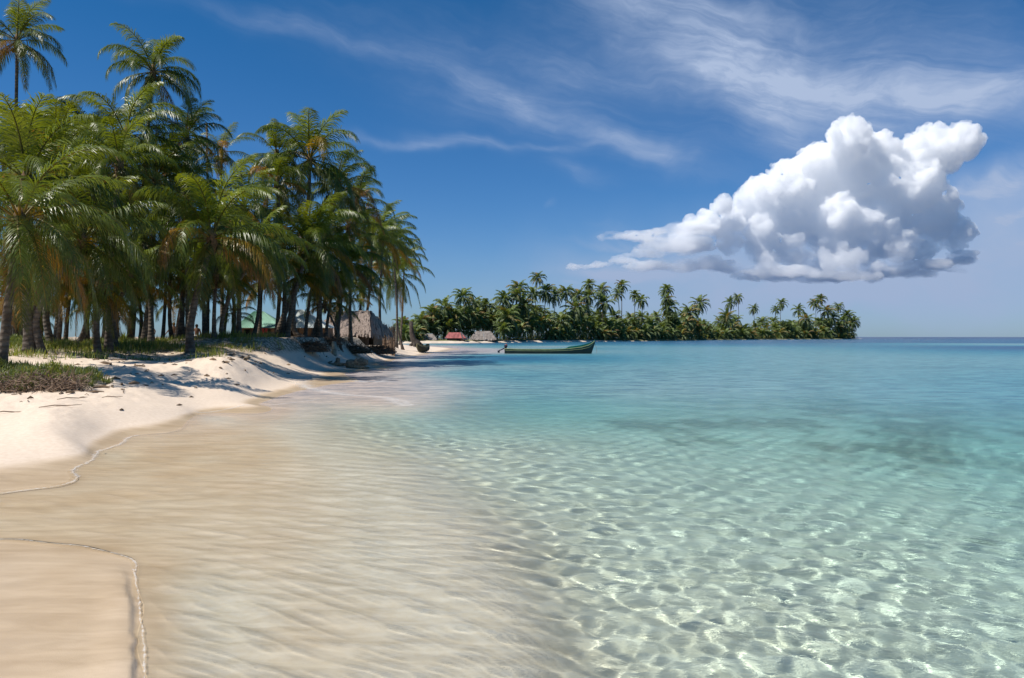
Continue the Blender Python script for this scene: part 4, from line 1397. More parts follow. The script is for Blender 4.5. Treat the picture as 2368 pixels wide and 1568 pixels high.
driftlog(820, 852, .05, [((-.45, 0, .22), (.62, .1, .30), .24, .22), ((-.2, -.1, .10), (.8, -.15, .03), .11, .05)], 'thick mossy driftwood log lying at the edge of the wet sand', 1)
driftlog(772, 850, .08, [((-.5, 0, .02), (.5, -.05, .05), .07, .09), ((.15, 0, 0), (.22, 0, .38), .14, .10), ((-.5, 0, .0), (-.1, .1, .22), .05, .04), ((.1, 0, .05), (.9, -.1, .02), .10, .06)], 'jagged broken stump piece left of the thick driftwood log', 2)
driftlog(708, 843, .25, [((-.5, 0, .16), (0, 0, .10), .06, .05), ((0, 0, .08), (.7, -.2, .0), .06, .03), ((-.2, .1, .02), (.3, .2, .14), .05, .03), ((-.35, -.1, .0), (.1, 0, .22), .045, .02)], 'tangle of brown driftwood sticks half buried in the beach', 3)
driftlog(571, 828, .85, [((-.12, 0, .05), (.12, 0, .12), .07, .05), ((.03, 0, .02), (.08, 0, .24), .05, .03)], 'small knotty piece of driftwood on the upper sand slope', 4)
driftlog(640, 803, 1.05, [((-1.0, 0, .1), (1.0, .5, .55), .07, .09)], 'fallen branch leaning on the bank before the green roofed hut', 5)

# twigs on the near sand
for i, (px, py, ln, an, lab) in enumerate([(20, 955, .55, .25, 'thin dark stick on the sand at the left edge below the shrub'), (140, 947, .7, .5, 'thin pale stick lying below the dead roots of the shrub'),
                                           (168, 935, .55, .6, 'short twig slanting up beside the leaf shadow'), (258, 927, .4, .1, 'short dark twig on the sand right of the leaf shadow')]):
    X, Y, _ = gp(px, py, .35)
    mb = MB()
    mb.tube([(-ln / 2, 0, .01), (-.1, .04, .035), (.1, .02, .02), (ln / 2, .08, .03)], [.006, .011, .010, .004], 5)
    mb.tube([(.1, .02, .02), (.2, -.06, .03)], [.006, .003], 4)
    tag(mb.build('twig', TWIG, None, False, loc=(X, Y, gz(X, Y)), rz=an), lab, 'twig')


# grass tufts, dune grass and shrubs
def blades(pts, hts, rs, lean=.5, wd=.008, agef=None, curl=.5):
    n = len(pts)
    az = rs.uniform(0, 6.28, n)
    le = np.abs(rs.normal(0, lean, n))
    h = hts[:, None]
    out_ = np.stack([np.cos(az), np.sin(az), 0 * az], -1)
    sd2 = np.stack([-np.sin(az), np.cos(az), 0 * az], -1) * (wd * (hts / hts.mean()) ** .5)[:, None]
    up = np.array([0, 0, 1.])
    m_ = pts + (up * np.cos(le * .6)[:, None] + out_ * np.sin(le * .6)[:, None]) * h * .55
    t_ = m_ + (up * np.cos(le * 1.7)[:, None] + out_ * np.sin(le * 1.7)[:, None]) * h * .5
    v = np.stack([pts - sd2, pts + sd2, m_ + sd2 * .8, m_ - sd2 * .8, t_], 1).reshape(-1, 3)
    k = np.arange(n) * 5
    age = np.repeat(agef if agef is not None else rs.uniform(0, .8, n), 5)
    return v, np.stack([k, k + 1, k + 2, k + 3], -1), np.stack([k + 3, k + 2, k + 4], -1), age


rg = np.random.default_rng(12)
# crest grass: one uncountable cover
px = rg.uniform(-150, 660, 60000)
dd = rg.uniform(25, 47, 60000)
gx = (px * K - 512) / F * dd
gg = ground(gx, dd)
dens = fbm(gx * .45, dd * .45, 55, 4)
keep = (gg > 1.06 + .10 * rg.uniform(-1, 1, 60000)) & (dens + rg.uniform(-.12, .12, 60000) > (.03 + sstep(430, 640, px) * .20 - sstep(200, 0, px) * .12))
P_ = np.stack([gx, dd, gg - .02], -1)[keep]
hh = (.14 + .28 * np.clip(dens[keep] + .25, 0, 1) * 1.5) * rg.uniform(.5, 1.3, keep.sum())
v, f4, f3, ag = blades(P_, hh, rg, .6, .012, np.clip(rg.normal(.42, .25, len(P_)), 0, 1))
me = mesh_np('dune_grass', v, [f4, f3], [GRASS], False, {'age': ag})
tag(link('dune_grass', me), 'green and straw coloured dune grass along the crest of the bank', 'grass', kind='stuff')


def tuft(px, py, z, n, h, spread, label, seed, m=GRASS, nm='grass_tuft', cat='grass tuft', lean=.7, wd=.009, ay=.6, ageb=.35):
    X, Y, _ = gp(px, py, z)
    z0 = gz(X, Y)
    r = np.random.default_rng(seed)
    ox, oy = r.normal(0, spread, n), r.normal(0, spread * ay, n)
    gg = ground(X + ox, Y + oy) - z0
    v, f4, f3, ag = blades(np.stack([ox, oy, gg - .01], -1), h * r.uniform(.45, 1.2, n), r, lean, wd, np.clip(r.normal(ageb, .22, n), 0, 1))
    me = mesh_np(nm, v, [f4, f3], [m], False, {'age': ag})
    return tag(link(nm, me, None, (X, Y, z0)), label, cat)


tuft(285, 806, 1.15, 90, .55, .06, 'spiky young plant with long blades at the edge of the crest grass', 1, lean=.35, wd=.02, nm='young_plant', cat='plant', ageb=.2)
tuft(212, 832, .95, 160, .22, .2, 'small green tuft on the slope right of the big shadow', 2)
tuft(240, 838, .85, 110, .12, .06, 'tiny dry tuft just below the small green tuft', 3, ageb=.7)
tuft(325, 838, .8, 200, .18, .32, 'leafy creeping tuft in the middle of the sand slope', 4)
tuft(450, 828, .85, 240, .2, .4, 'spreading green tuft high on the sand slope', 5)
tuft(425, 842, .72, 110, .12, .4, 'thin slanting line of grass below the spreading tuft', 6)
tuft(470, 848, .65, 60, .08, .2, 'tiny grass scrap at the foot of the slope', 7, ageb=.6)
tuft(370, 810, 1.1, 220, .2, .4, 'drooping grass clump hanging over the crest in the middle', 8)
tuft(530, 818, .95, 260, .2, .4, 'grass clump hanging over the crest right of the thick palm base', 9, ageb=.5)
tuft(575, 812, 1.0, 160, .15, .35, 'sparse grass clump on the sand before the green roofed hut', 10, ageb=.5)
tuft(130, 812, 1.15, 260, .28, .5, 'green grass clump at the top of the shaded bank', 11)


# scattered husks, scraps and shell bits on the dry slope: nobody could count them
rd = np.random.default_rng(77)
mb = MB()
cnt = 0
while cnt < 420:
    px, py = rd.uniform(-50, 820), rd.uniform(806, 925)
    d = rd.uniform(14, 60)
    x = (px * K - 512) / F * d
    z_ = gz(x, d)
    if z_ < .16 or z_ > 1.3: continue
    if rd.uniform() > (.25 + .75 * (z_ > .45)): continue
    cnt += 1
    L_ = rd.uniform(.03, .13) * (1 + .6 * (rd.uniform() < .15))
    a_ = rd.uniform(0, 3.14)
    v_ = Vector((math.cos(a_), math.sin(a_) * .8, 0)) * L_
    p_ = Vector((x, d, z_ + .012))
    mb.tube([p_ - v_, p_ + Vector((0, 0, rd.uniform(.0, .03))), p_ + v_], [L_ * .12, L_ * rd.uniform(.15, .4), L_ * .1], 5)
tag(mb.build('beach_litter', simple('dry_litter', (.20, .14, .09), .9, .6, 1.5)), 'scattered dry husks and plant scraps over the sand slope', 'litter', kind='stuff')


# big beach shrub with its dead roots, far left
def shrub(px, py, z, rx, ry, rz_, n, label, seed, leaf=.09, ageb=.4, dead=0):
    X, Y, _ = gp(px, py, z)
    z0 = gz(X, Y)
    r = np.random.default_rng(seed)
    root = empty('beach_shrub', (X, Y, z0), label, 'shrub')
    a_ = r.uniform(0, 6.28, n)
    t_ = r.uniform(0, 1, n) ** .5
    ox, oy = rx * t_ * np.cos(a_), ry * t_ * np.sin(a_)
    lump = .7 + 1.6 * fbm(ox * 2.2 + seed, oy * 2.2, seed, 3)
    edge = t_ + 1.5 * fbm(ox * 1.3 + 3 * seed, oy * 1.6, seed + 3, 4)
    kp = edge < .86 + r.uniform(-.12, .12, n)
    a_, t_, ox, oy, lump = a_[kp], t_[kp], ox[kp], oy[kp], lump[kp]
    n = int(kp.sum())
    top = rz_ * np.sqrt(np.clip(1 - t_ ** 2, 0.02, 1)) * lump
    oz = ground(X + ox, Y + oy) - z0 + top * r.uniform(.35, 1, n)
    v, f4, f3, ag = blades(np.stack([ox, oy, oz], -1), leaf * r.uniform(.5, 1.5, n), r, .9, .008, np.clip(r.normal(ageb, .22, n), 0, 1))
    link('foliage', mesh_np('foliage', v, [f4, f3], [SHRUB], False, {'age': ag}), root)
    mb = MB()
    for k in range(60):
        a0 = r.uniform(0, 6.28)
        e = Vector((rx * .8 * math.cos(a0) * r.uniform(.2, 1), ry * .8 * math.sin(a0) * r.uniform(.2, 1), rz_ * .7))
        mb.tube([e * .25 + Vector((0, 0, -.1)), e * .7, e], [.012, .009, .004], 4, False)
    mb.build('stem', TWIG, root)
    if dead:
        mb = MB()
        for k in range(dead):
            x0 = r.uniform(-rx, rx * 1.0)
            p0 = Vector((x0, -ry * r.uniform(.55, 1.0), 0))
            p0.z = float(ground(np.array([X + p0.x]), np.array([Y + p0.y]))[0]) - z0 + r.uniform(0, .28)
            l_ = r.uniform(.15, .45)
            d_ = Vector((r.normal(.2, .8), r.normal(-.35, .3), r.normal(-.02, .45))).normalized() * l_
            mb.tube([p0, p0 + d_ * .5 + Vector(r.normal(0, .04, 3)), p0 + d_ + Vector(r.normal(0, .05, 3))], [.010, .008, .004], 4, False)
        mb.build('dead_root', TWIG, root)
    return root


shrub(95, 893, .55, 1.55, 1.3, .42, 16000, 'wide low green beach shrub with a fringe of dead roots at the left', 21, .13, .45, 900)
shrub(-20, 870, .7, 1.2, 1.0, .45, 7000, 'green beach shrub cut by the left edge behind the wide low shrub', 22, .14, .3)
shrub(20, 822, .95, 1.6, 1.1, .42, 7000, 'dark leafy shrub on the shaded bank at the far left', 23, .12, .15)
shrub(60, 803, 1.2, 2.3, 1.0, .45, 7000, 'feathery light green shrub on the crest between the leftmost trunks', 24, .2, .3)
shrub(262, 799, 1.2, 1.7, .9, .45, 6000, 'bushy green shrub on the crest below the shirtless man', 25, .2, .35)


# ------------------------------------------------------------------ boats
BG = simple('green_hull_paint', (0.010, 0.075, 0.055), .35, .3, 1.5, spec=.5)
BGI = simple('inner_green_paint', (0.015, 0.19, 0.12), .45, .2, 2)
BDK = simple('dark_hull_paint', (0.005, 0.020, 0.020), .35, .3, 1.5, spec=.5)
BCR = simple('cream_rail_paint', (0.34, 0.36, 0.17), .5, .2, 3)
MOT = simple('motor_cowl', (0.035, 0.03, 0.05), .35, .3, 4, spec=.5)
MRD = simple('motor_decal', (0.25, 0.06, 0.07), .4, .1)
PROP = simple('propeller_metal', (0.6, 0.62, 0.65), .3, .1, metal=.6)
WOODY = simple('canoe_wood', (0.20, 0.19, 0.10), .75, .35, 5)


def hull(name, L, secs, parent, m_low, m_up, m_in, th=.05):
    """secs: list of (t, half beam at gunwale, z gunwale, z keel, bilge fullness); builds lower, upper strake and inner skin"""
    N = 28
    ts = np.linspace(0, 1, N)
    f_ = lambda j: np.interp(ts, [s[0] for s in secs], [s[j] for s in secs])
    hb, zg_, zk = f_(1), f_(2), f_(3)
    prof = [(0, 0), (.45, .03), (.78, .22), (.92, .55), (1.0, 1.0)]
    def skin(scale, lo, hi):
        vs, fs = [], []
        pp = []
        for (a, b) in prof:
            pp.append((a, b))
        us = np.linspace(lo, hi, 6)
        cy_ = [b for a, b in pp]
        cx_ = [a for a, b in pp]
        half = [(float(np.interp(u, cy_, cx_)), u) for u in us]
        ring = [(-a, b) for a, b in half[::-1]] + [(a, b) for a, b in half]
        for i in range(N):
            for (a, b) in ring:
                vs.append((ts[i] * L - L / 2, a * hb[i] * scale, zk[i] + (zg_[i] - zk[i]) * b + (1 - scale) * .3))
        K_ = len(ring)
        for i in range(N - 1):
            for k in range(K_ - 1):
                if lo > 0 and k == K_ // 2 - 1: continue
                fs.append((i * K_ + k, i * K_ + k + 1, (i + 1) * K_ + k + 1, (i + 1) * K_ + k))
        return vs, fs, K_
    mb = MB()
    v, f, K_ = skin(1.0, 0, .72)
    f.append(tuple(range(K_)))
    mb.add(v, f)
    mb.build('lower_hull', m_low, parent, True)
    mb = MB()
    v, f, K_ = skin(1.012, .72, 1.0)
    f.append(tuple(range(K_)))
    mb.add(v, f)
    mb.build('upper_hull', m_up, parent, True)
    mb = MB()
    v, f, K_ = skin(.90, 0, 1.0)
    mb.add(v, f)
    mb.build('inner_hull', m_in, parent, True)
    for s in (-1, 1):
        mb = MB()
        mb.tube([(ts[i] * L - L / 2, s * hb[i] * 1.0, zg_[i]) for i in range(N)], .032, 6)
        mb.build('gunwale', BCR if L > 6 else WOODY, parent, True)
    return ts, hb, zg_, zk


dB = 81.0
xb = ((1368 + 1612) / 2 * Sx * K - 512) / F * dB + .0
boat = empty('long_motor_canoe', (xb, dB, 0), 'long dark green wooden motor canoe with raised bow moored on the turquoise water', 'boat', None, R(-4))
LB = 9.15
ts, hb, zg_, zk = hull('boat', LB, [(0, .42, .50, -.12, 1), (.15, .55, .45, -.15, 1), (.5, .62, .44, -.17, 1), (.7, .58, .50, -.15, 1), (.85, .42, .66, -.12, 1), (.93, .25, .86, -.08, 1), (.965, .13, 1.02, .0, 1), (.985, .06, 1.14, .45, 1), (1.0, .02, 1.30, 1.0, 1)], boat, BDK, BG, BGI)
mb = MB()                        # raised bow bulwark, inner side seen
for s in (-1, 1):
    vs = []
    for t in np.linspace(.66, .985, 14):
        y = np.interp(t, ts, hb) * .98 * s
        z = np.interp(t, ts, zg_)
        up = .20 * sstep(.66, .72, t) * (1 - .3 * sstep(.9, 1, t))
        vs += [(t * LB - LB / 2, y, z), (t * LB - LB / 2, y * 1.02, z + up)]
    mb.add(vs, [(2 * k, 2 * k + 2, 2 * k + 3, 2 * k + 1) for k in range(13)])
mb.build('bow_bulwark', BGI, boat)
mb = MB()
for s in (-1, 1):
    mb.tube([(t * LB - LB / 2, s * (np.interp(t, ts, hb) * 1.03 + .01), np.interp(t, ts, zk) + (np.interp(t, ts, zg_) - np.interp(t, ts, zk)) * .74) for t in np.linspace(.01, .985, 24)], .016, 5)
mb.build('rub_rail', BCR, boat)
for t in (.12, .3, .48, .64):
    mb = MB()
    mb.box((t * LB - LB / 2, 0, np.interp(t, ts, zg_) - .13), (.22, 2 * np.interp(t, ts, hb) * .86, .035))
    mb.build('thwart', BGI, boat)
mb = MB()
mb.tube([(LB / 2 - .06, 0, 1.1), (LB / 2 - .01, 0, 1.45)], [.05, .04], 6)
mb.build('bow_post', BG, boat)
mot = MB()
mx_ = -LB / 2
mot.ball((mx_ + .10, 0, .78), .2, 8, (.9, .8, 1.15))
mot.box((mx_ + .08, 0, .58), (.22, .2, .2))
mo = mot.build('outboard_motor', MOT, boat, True)
mb = MB()
mb.ball((mx_ + .20, -.10, .86), .09, 6, (1, .8, 1.1))
mb.build('red_decal', MRD, mo, True)
mb = MB()
mb.tube([(mx_ + .05, 0, .60), (mx_ - .3, 0, .42), (mx_ - .68, 0, .26)], [.07, .055, .06], 8)
mb.box((mx_ - .62, 0, .18), (.20, .03, .2))
mb.build('motor_leg', MOT, mo)
mb = MB()
for k in range(3):
    a_ = k * 2.094
    mb.box((mx_ - .76, math.cos(a_) * .07, .25 + math.sin(a_) * .07), (.03, .1, .1), Matrix.Rotation(a_, 3, 'X'))
mb.ball((mx_ - .76, 0, .25), .045, 5)
mb.build('propeller', PROP, mo)
mb = MB()
mb.tube([(mx_ + .3, -.1, .72), (mx_ + .75, -.2, .62)], .02, 5)
mb.build('tiller', PROP, mo)
tag(MB(), None) if False else None
# mooring line from the bow
mb = MB()
bw = boat.matrix_basis @ Vector((LB / 2, 0, 1.1))
mb.tube([Vector((xb + LB / 2, dB - .3, 1.1)), Vector((xb + LB / 2 + .15, dB - .4, .5)), Vector((xb + LB / 2 + .2, dB - .5, -.3))], .012, 4)
tag(mb.build('mooring_rope', TWIG), 'thin mooring rope hanging from the raised bow of the green boat', 'rope')

# canoe on the spit, seen end on
cpx = (1145 * Sx)
Xc, Yc, _ = gp(cpx, 957 * Sx, .05)
canoe = empty('beached_canoe', (Xc, Yc + 1.6, max(gz(Xc, Yc), .0) + .16), 'small weathered wooden canoe pulled up on the sand spit, seen from its end', 'boat', None, R(-98))
canoe.rotation_euler = (R(12), 0, R(-97))
hull('canoe', 4.6, [(0, .06, .75, .3, 1), (.1, .28, .6, .05, 1), (.35, .50, .48, -.12, 1), (.7, .50, .48, -.12, 1), (.92, .26, .62, .03, 1), (1, .05, .80, .35, 1)], canoe, simple('canoe_dark', (.06, .055, .03), .8, .3), WOODY, WOODY)
for t in (-.9, .5):
    mb = MB()
    mb.box((t, 0, .36), (.2, .85, .04))
    mb.build('thwart', WOODY, canoe)


# ------------------------------------------------------------------ far huts
def far_hut(sx0, sx1, y_e, y_r, back, mroof, label, nm, rl=.2, rr=.75, wallm=DARKW, extra=None):
    sxm = (sx0 + sx1) / 2
    d = shore_d(sxm) + back
    f2 = lambda s: (s * Sx * K - 512) / F * d
    x0, x1 = f2(sx0), f2(sx1)
    ze = H + (HY - y_e * Sx * K) / F * d
    zr = H + (HY - y_r * Sx * K) / F * d
    z0 = .55
    root = empty(nm, ((x0 + x1) / 2, d, z0), label, 'hut')
    w = (x1 - x0) / 2
    ze, zr = max(ze - z0, .8), zr - z0
    mb = MB()
    mb.box((0, 2.2, ze / 2), (2 * w * .82, 3.6, ze + .1))
    mb.build('wall', wallm, root)
    mb = MB()
    rlx, rrx = -w + 2 * w * rl, -w + 2 * w * rr
    v = [(-w, 0, ze), (w, 0, ze), (w, 4.6, ze), (-w, 4.6, ze), (rlx, 2.3, zr), (rrx, 2.3, zr)]
    mb.add(v, [(0, 1, 5, 4), (2, 3, 4, 5), (1, 2, 5), (3, 0, 4), (3, 2, 1, 0)])
    mb.build('roof', mroof, root)
    if extra: extra(root, w, ze, zr, rlx, rrx)
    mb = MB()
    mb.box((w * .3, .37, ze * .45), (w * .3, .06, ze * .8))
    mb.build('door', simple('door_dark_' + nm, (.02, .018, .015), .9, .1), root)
    return root


def thatch_fringe(root, w, ze, zr, rlx, rrx):
    mb = MB()
    r = np.random.default_rng(4)
    thatch_sheet(mb, (-w - .1, -.15, ze - .1), (w + .1, -.15, ze - .1), (rrx, 2.28, zr), (rlx, 2.28, zr), 8, 40, r, ln=.9, wd=.28, thick=.1)
    thatch_sheet(mb, (w + .1, -.15, ze - .1), (w + .1, 4.7, ze - .1), (rrx, 2.28, zr), (rrx, 2.28, zr), 7, 22, r, ln=.9, wd=.28, thick=.1)
    mb.build('thatch_fringe', THATCH2, root)


def red_ext(root, w, ze, zr, rlx, rrx):
    mb = MB()                      # thatched lean-to gable on the right
    r = np.random.default_rng(6)
    thatch_sheet(mb, (w * .62, -.25, ze), (w * 1.12, 2.0, ze - .1), (rrx, 2.3, zr), (rrx - .05, 2.3, zr), 8, 22, r, ln=.7, wd=.2, thick=.12)
    mb.build('gable_thatch', THATCH2, root)


def white_cap(root, w, ze, zr, rlx, rrx):
    thatch_fringe(root, w, ze, zr, rlx, rrx)
    mb = MB()
    mb.box(((rlx + rrx) / 2, 2.3, zr + .05), ((rrx - rlx) * 1.1, .9, .12))
    mb.build('ridge_cap', WHITEM, root)


far_hut(1206, 1264, 923, 901, 5, REDM, 'far hut with a faded red metal roof and thatched gable', 'red_roof_hut', .14, .72, extra=red_ext)
far_hut(1276, 1342, 920, 898, 6, THATCH2, 'largest far hut with a grey hipped thatch roof right of the red roof', 'grey_thatch_hut', .22, .80, extra=thatch_fringe)
far_hut(1144, 1180, 918, 905, 9, THATCH2, 'small far shack with a white ridge sheet left of the red roof', 'small_shack', .25, .7, extra=white_cap)
# pale post leaning on the grey thatched hut
d_ = shore_d(1313) + 4.5
x_ = (1313 * Sx * K - 512) / F * d_
mb = MB()
mb.tube([(0, 0, -.2), (-.25, 0, 2.2)], .11, 6)
tag(mb.build('leaning_post', simple('pale_post', (.6, .55, .5), .8, .1), None, loc=(x_, d_, .6)), 'pale post leaning against the grey thatched far hut', 'post')
# little boats hauled out on the far beach
for (sx, lab) in ((1297, 'tiny dark canoe hauled out on the far beach before the grey thatched hut'), (1349, 'tiny dark canoe on the far beach right of the grey thatched hut'), (1416, 'tiny green dinghy under the palms on the far beach left of the boat')):
    d_ = shore_d(sx) + 1.5
    x_ = (sx * Sx * K - 512) / F * d_
    cn = empty('hauled_out_canoe', (x_, d_, .42), lab, 'boat', 'small boats hauled out on the far beach')
    hull('canoe', 3.4, [(0, .05, .5, .25, 1), (.15, .3, .42, .05, 1), (.5, .42, .38, 0, 1), (.85, .3, .42, .05, 1), (1, .05, .5, .25, 1)], cn, BDK, WOODY if sx < 1400 else BGI, WOODY)

# ------------------------------------------------------------------ people
SKIN = simple('skin', (0.16, 0.085, 0.05), .55, .1, 3)
HAIR = simple('black_hair', (0.012, 0.010, 0.009), .7, .1, 9)


def person(px, py_head, d, height, rz, label, arms, legs, shorts):
    """arms: per side (elbow, wrist) offsets from the shoulder in units of height; legs: per side (knee, ankle) offsets from the hip"""
    hd = at(px, py_head, d)
    z0 = hd.z - height
    root = empty('person', (hd.x, d, z0), label, 'person', None, rz)
    h = height
    V, E, Rr = [], [], []

    def vtx(p, r):
        V.append(Vector(p) * h)
        Rr.append(r * h)
        return len(V) - 1
    pel = vtx((0, 0, .53), .085)
    wa = vtx((0, 0, .61), .075)
    ch = vtx((0, -.005, .73), .098)
    nk0 = vtx((0, 0, .815), .062)
    nk = vtx((0, .005, .855), .034)
    hd0 = vtx((0, -.004, .895), .048)
    hd1 = vtx((0, -.002, .95), .055)
    hd2 = vtx((0, .004, .985), .034)
    nose = vtx((0, -.062, .915), .010)
    jaw = vtx((0, -.034, .878), .026)
    E += [(pel, wa), (wa, ch), (ch, nk0), (nk0, nk), (nk, hd0), (hd0, hd1), (hd1, hd2), (hd0, nose), (hd0, jaw)]
    for s in (-1, 1):
        ear = vtx((s * .048, .005, .925), .012)
        E.append((hd1, ear))
        sh = vtx((s * .105, 0, .805), .043)
        el_, wr_ = arms[0 if s < 0 else 1]
        e_ = vtx(Vector((s * .12, 0, .80)) + Vector(el_), .027)
        w_ = vtx(Vector((s * .12, 0, .80)) + Vector(wr_), .018)
        E += [(nk0, sh), (sh, e_), (e_, w_)]
        dr = (Vector(wr_) - Vector(el_)).normalized()
        sdv_ = dr.cross(Vector((0, 1, 0))).normalized()
        pw = V[w_] / h
        palm_ = vtx(pw + dr * .035, .017)
        E.append((w_, palm_))
        for k in range(4):
            f1 = vtx(pw + dr * .058 + sdv_ * (.011 * (k - 1.5)), .0062)
            f2_ = vtx(pw + dr * (.085 - .004 * abs(k - 1.3)) + sdv_ * (.012 * (k - 1.5)) + Vector((0, -.010, 0)), .0052)
            E += [(palm_, f1), (f1, f2_)]
        th_ = vtx(pw + dr * .045 + sdv_ * .030 + Vector((0, -.012, 0)), .0065)
        E.append((palm_, th_))
        hp = vtx((s * .055, 0, .50), .062)
        kn, an = legs[0 if s < 0 else 1]
        k_ = vtx(Vector((s * .055, 0, .50)) + Vector(kn), .041)
        a_ = vtx(Vector((s * .055, 0, .50)) + Vector(an), .024)
        ft = vtx(Vector((s * .062, -.085, .50)) + Vector(an) + Vector((0, 0, -.022)), .020)
        E += [(pel, hp), (hp, k_), (k_, a_), (a_, ft)]
    me = bpy.data.meshes.new('body')
    me.from_pydata([tuple(v) for v in V], E, [])
    me.materials.append(SKIN)
    ob = link('body', me, root)
    md = ob.modifiers.new('skin', 'SKIN')
    md.use_smooth_shade = True
    for i, sv in enumerate(me.skin_vertices[0].data):
        sv.radius = (Rr[i], Rr[i])
        sv.use_root = (i == 0)
    sb = ob.modifiers.new('sub', 'SUBSURF')
    sb.levels = sb.render_levels = 2
    # hair cap
    mb = MB()
    mb.ball((0, .008 * h, .952 * h), .064 * h, 7, (.92, 1.02, .95))
    mb.build('hair', HAIR, root, True)
    # shorts: waist to mid thigh round each leg
    mb = MB()
    mb.tube([(0, 0, .47 * h), (0, 0, .52 * h), (0, 0, .585 * h)], [.112 * h, .115 * h, .096 * h], 14)
    for s in (-1, 1):
        kn = Vector(legs[0 if s < 0 else 1][0])
        p0 = Vector((s * .055, 0, .51)) * h
        p1 = (Vector((s * .055, 0, .50)) + kn * .62) * h
        mb.tube([p0, p1], [.072 * h, .062 * h], 10)
    mb.build('shorts', shorts, root, True)
    return root


stand = (((-.01, 0, -.24), (-.01, .02, -.47)), ((.01, 0, -.24), (.01, .02, -.47)))
walk = (((-.01, -.07, -.235), (-.01, -.03, -.47)), ((.01, .05, -.24), (.01, .15, -.45)))
person(349, 748, 54, 1.66, R(170), 'shirtless man in pale shorts standing left, elbow bent, among the trunks',
       (((-.09, .02, -.12), (-.02, -.06, -.19)), ((.06, .0, -.14), (.13, -.03, -.28))), stand, simple('khaki_shorts', (.22, .20, .14), .8, .1))
person(402, 746, 53, 1.70, R(200), 'dark shirtless man in black shorts with one arm held out, middle of the three people',
       (((-.05, .02, -.16), (-.03, -.06, -.28)), ((.09, .0, -.13), (.19, -.02, -.26))), walk, simple('black_shorts', (.02, .02, .025), .8, .1))
person(455, 750, 52, 1.66, R(185), 'person in white shorts half hidden behind the thick palm trunk',
       (((-.03, .0, -.17), (-.02, -.05, -.32)), ((.05, .0, -.16), (.08, -.02, -.31))), stand, simple('white_shorts', (.75, .72, .7), .8, .05))

# ------------------------------------------------------------------ cumulus cloud: a real body of droplets 4 km out
def A8(x, y):
    return 1194 + x * .4957, 222 + y * .4957


def cloud(name, label, blobs, D, sub, seed, density, vox, flat=None, wing=(), depth_k=1.0, jit=.5, col=(1, 1, 1), soft=0, rough=0):
    r = np.random.default_rng(seed)
    sph = []
    for (x, y, rad) in blobs:
        px, py = A8(x, y)
        R_ = rad * .4957 * K / F * D
        c = np.array(at(px, py, D)) + np.array([0, r.normal(0, R_ * jit), 0])
        sph.append((c, R_))
    allv, allf = [], []
    ico = bmesh.new()
    bmesh.ops.create_icosphere(ico, subdivisions=2, radius=1)
    iv = np.array([v.co[:] for v in ico.verts])
    fi = np.array([[v.index for v in f.verts] for f in ico.faces])
    ico.free()
    out = list(sph)
    lvl = sph
    for (nc, k0) in sub:
        nxt = []
        for c, R_ in lvl:
            for j in range(nc):
                u = r.normal(0, 1, 3)
                u /= np.linalg.norm(u)
                if u[2] < -.35: u[2] *= -1
                rr = R_ * k0 * r.uniform(.55, 1.35)
                nxt.append((c + u * R_ * r.uniform(.80, 1.0), rr))
        out += nxt
        lvl = nxt
    for (x, y, rad) in wing:          # thin flat shelves of vapour
        px, py = A8(x, y)
        R_ = rad * .4957 * K / F * D
        c0 = np.array(at(px, py, D))
        for j in range(7):
            out.append((c0 + np.array([r.normal(0, R_ * .8), r.normal(0, R_), r.normal(0, R_ * .18)]), R_ * r.uniform(.5, .9) * 1j))
    n = 0
    for c, R_ in out:
        s = np.array([1, depth_k, 1.0])
        if isinstance(R_, complex):
            R_, s = R_.imag, np.array([2.0, 1.0, .42])
        allv.append(iv * R_ * s + c)
        allf.append(fi + n)
        n += len(iv)
    m, g, p, o_ = mat(name + '_droplets')
    m.node_tree.nodes.remove(p)
    if soft:
        geo = g.n('ShaderNodeNewGeometry')
        s_ = m.node_tree.nodes.new('ShaderNodeSeparateXYZ')
        m.node_tree.links.new(geo, s_.inputs[0])
        nz = g.noise(g.n('ShaderNodeMapping', {'Vector': geo, 'Scale': (1, 1, 1.6)}), .0055, 4, .62)
        hgt = g.m('ADD', s_.outputs[2], g.m('MULTIPLY', g.m('SUBTRACT', nz, .5), 420))
        hgt = g.m('SUBTRACT', hgt, g.m('MULTIPLY', g.m('MAXIMUM', g.m('SUBTRACT', 930, s_.outputs[0]), 0), 1.1))
        low = g.m('MULTIPLY', g.mr(nz, .33, .62), soft)
        fine = g.noise(geo, .019, 4, .65)
        core = g.m('MULTIPLY', g.m('POWER', g.mr(hgt, 300, 620, smooth=False), 2.2), density)
        dens = g.m('ADD', low, g.m('MULTIPLY', core, g.mr(fine, .30, .56)))
        m.cycles.volume_step_rate = .25
    else:
        dens = density
    vol = g.n('ShaderNodeVolumeScatter', {'Color': (*col, 1), 'Density': dens, 'Anisotropy': 0.0})
    m.node_tree.links.new(vol, o_.inputs[1])
    V_ = np.concatenate(allv)
    ctr = V_.mean(0)
    me = mesh_np(name, V_ - ctr, [np.concatenate(allf)], [m])
    ob = link(name, me, None, tuple(ctr))
    rm = ob.modifiers.new('remesh', 'REMESH')
    rm.mode = 'VOXEL'
    rm.voxel_size = vox
    if rough:
        for k, (ns, st) in enumerate(((60, rough), (22, rough * .45))):
            tx = bpy.data.textures.new(name + '_lumps', 'CLOUDS')
            tx.noise_scale = ns
            tx.noise_depth = 3
            dm = ob.modifiers.new('lumps', 'DISPLACE')
            dm.texture = tx
            dm.texture_coords = 'LOCAL'
            dm.strength = st
            dm.mid_level = .5
    return tag(ob, label, 'cloud')


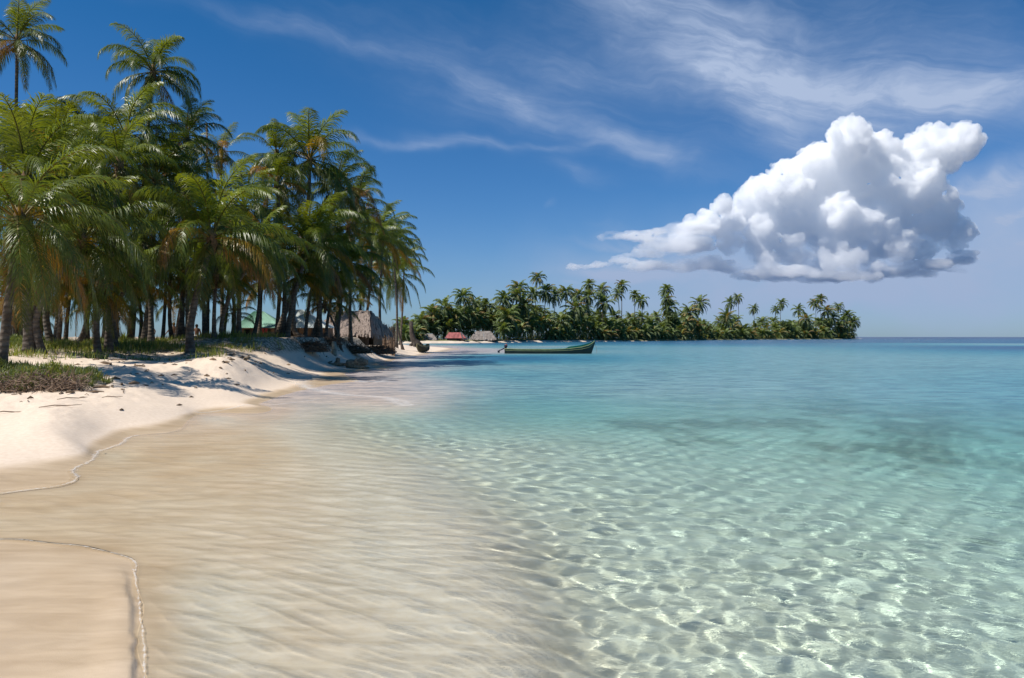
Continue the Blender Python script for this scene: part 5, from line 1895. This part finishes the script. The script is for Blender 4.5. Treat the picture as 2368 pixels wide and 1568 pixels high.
CUM = [(1600, 205, 95), (1500, 245, 95), (1420, 330, 100), (1560, 330, 130), (1700, 260, 80), (1930, 245, 100), (2030, 245, 85), (2110, 232, 52), (2160, 222, 28), (2080, 290, 55), (1760, 330, 90), (1700, 400, 110), (1900, 400, 95), (1980, 480, 60), (1850, 460, 100), (1960, 560, 75),  (1850, 300, 100),
       (1980, 310, 70), (1330, 400, 110), (1240, 460, 110), (1150, 480, 100), (1450, 450, 130), (1600, 460, 120), (1760, 420, 60), (1850, 370, 70), (1750, 540, 110), (1860, 540, 80),
       (1900, 620, 90), (1970, 640, 60), (2050, 600, 60), (2090, 640, 45), (2000, 530, 60), (2060, 690, 48), (1990, 600, 40), (1065, 490, 55), (1000, 545, 50), (945, 525, 45), (1070, 570, 70), (880, 580, 45), (810, 590, 35), (1200, 590, 100), (1350, 570, 110), (1500, 590, 110), (1650, 610, 100)]
LOW = [(1000, 620, 70), (1150, 640, 90), (1300, 640, 100), (1450, 640, 100), (1600, 660, 100), (1750, 660, 100), (1880, 660, 80), (900, 620, 60), (1000, 690, 60), (1150, 720, 80), (1300, 730, 90), (1450, 730, 80), (1600, 730, 90), (1750, 720, 80), (1900, 710, 70),
       (830, 630, 45), (1150, 800, 60), (1400, 820, 60), (1650, 820, 60), (1850, 800, 60)]
WING = [(800, 620, 60), (700, 640, 55), (600, 650, 50), (500, 650, 40), (440, 655, 26), (820, 690, 70), (700, 710, 60), (600, 730, 50), (480, 770, 40), (380, 785, 34), (280, 795, 24), (640, 790, 50), (780, 790, 55), (920, 790, 60),
        (1060, 820, 60), (1250, 830, 70), (1500, 840, 70), (1750, 830, 70), (1950, 810, 70), (2080, 760, 50)]
cloud('cumulus_cloud', 'towering white cumulus cloud with a hazy spreading base above the sea at the right', CUM + LOW, 4200, [(30, .30), (7, .34)], 3, .032, 6.0, depth_k=.8, soft=.016, rough=34, wing=WING)
cloud('small_cumulus_cloud', 'small low puffs of cumulus under the towering white cloud', [(1430, 740, 30), (1450, 780, 42), (1530, 770, 50), (1590, 750, 40), (1500, 820, 36), (1560, 800, 40), (1680, 800, 30), (1720, 805, 18), (1400, 830, 22)], 3800, [(22, .34), (6, .36)], 5, .014, 5.0, rough=26)
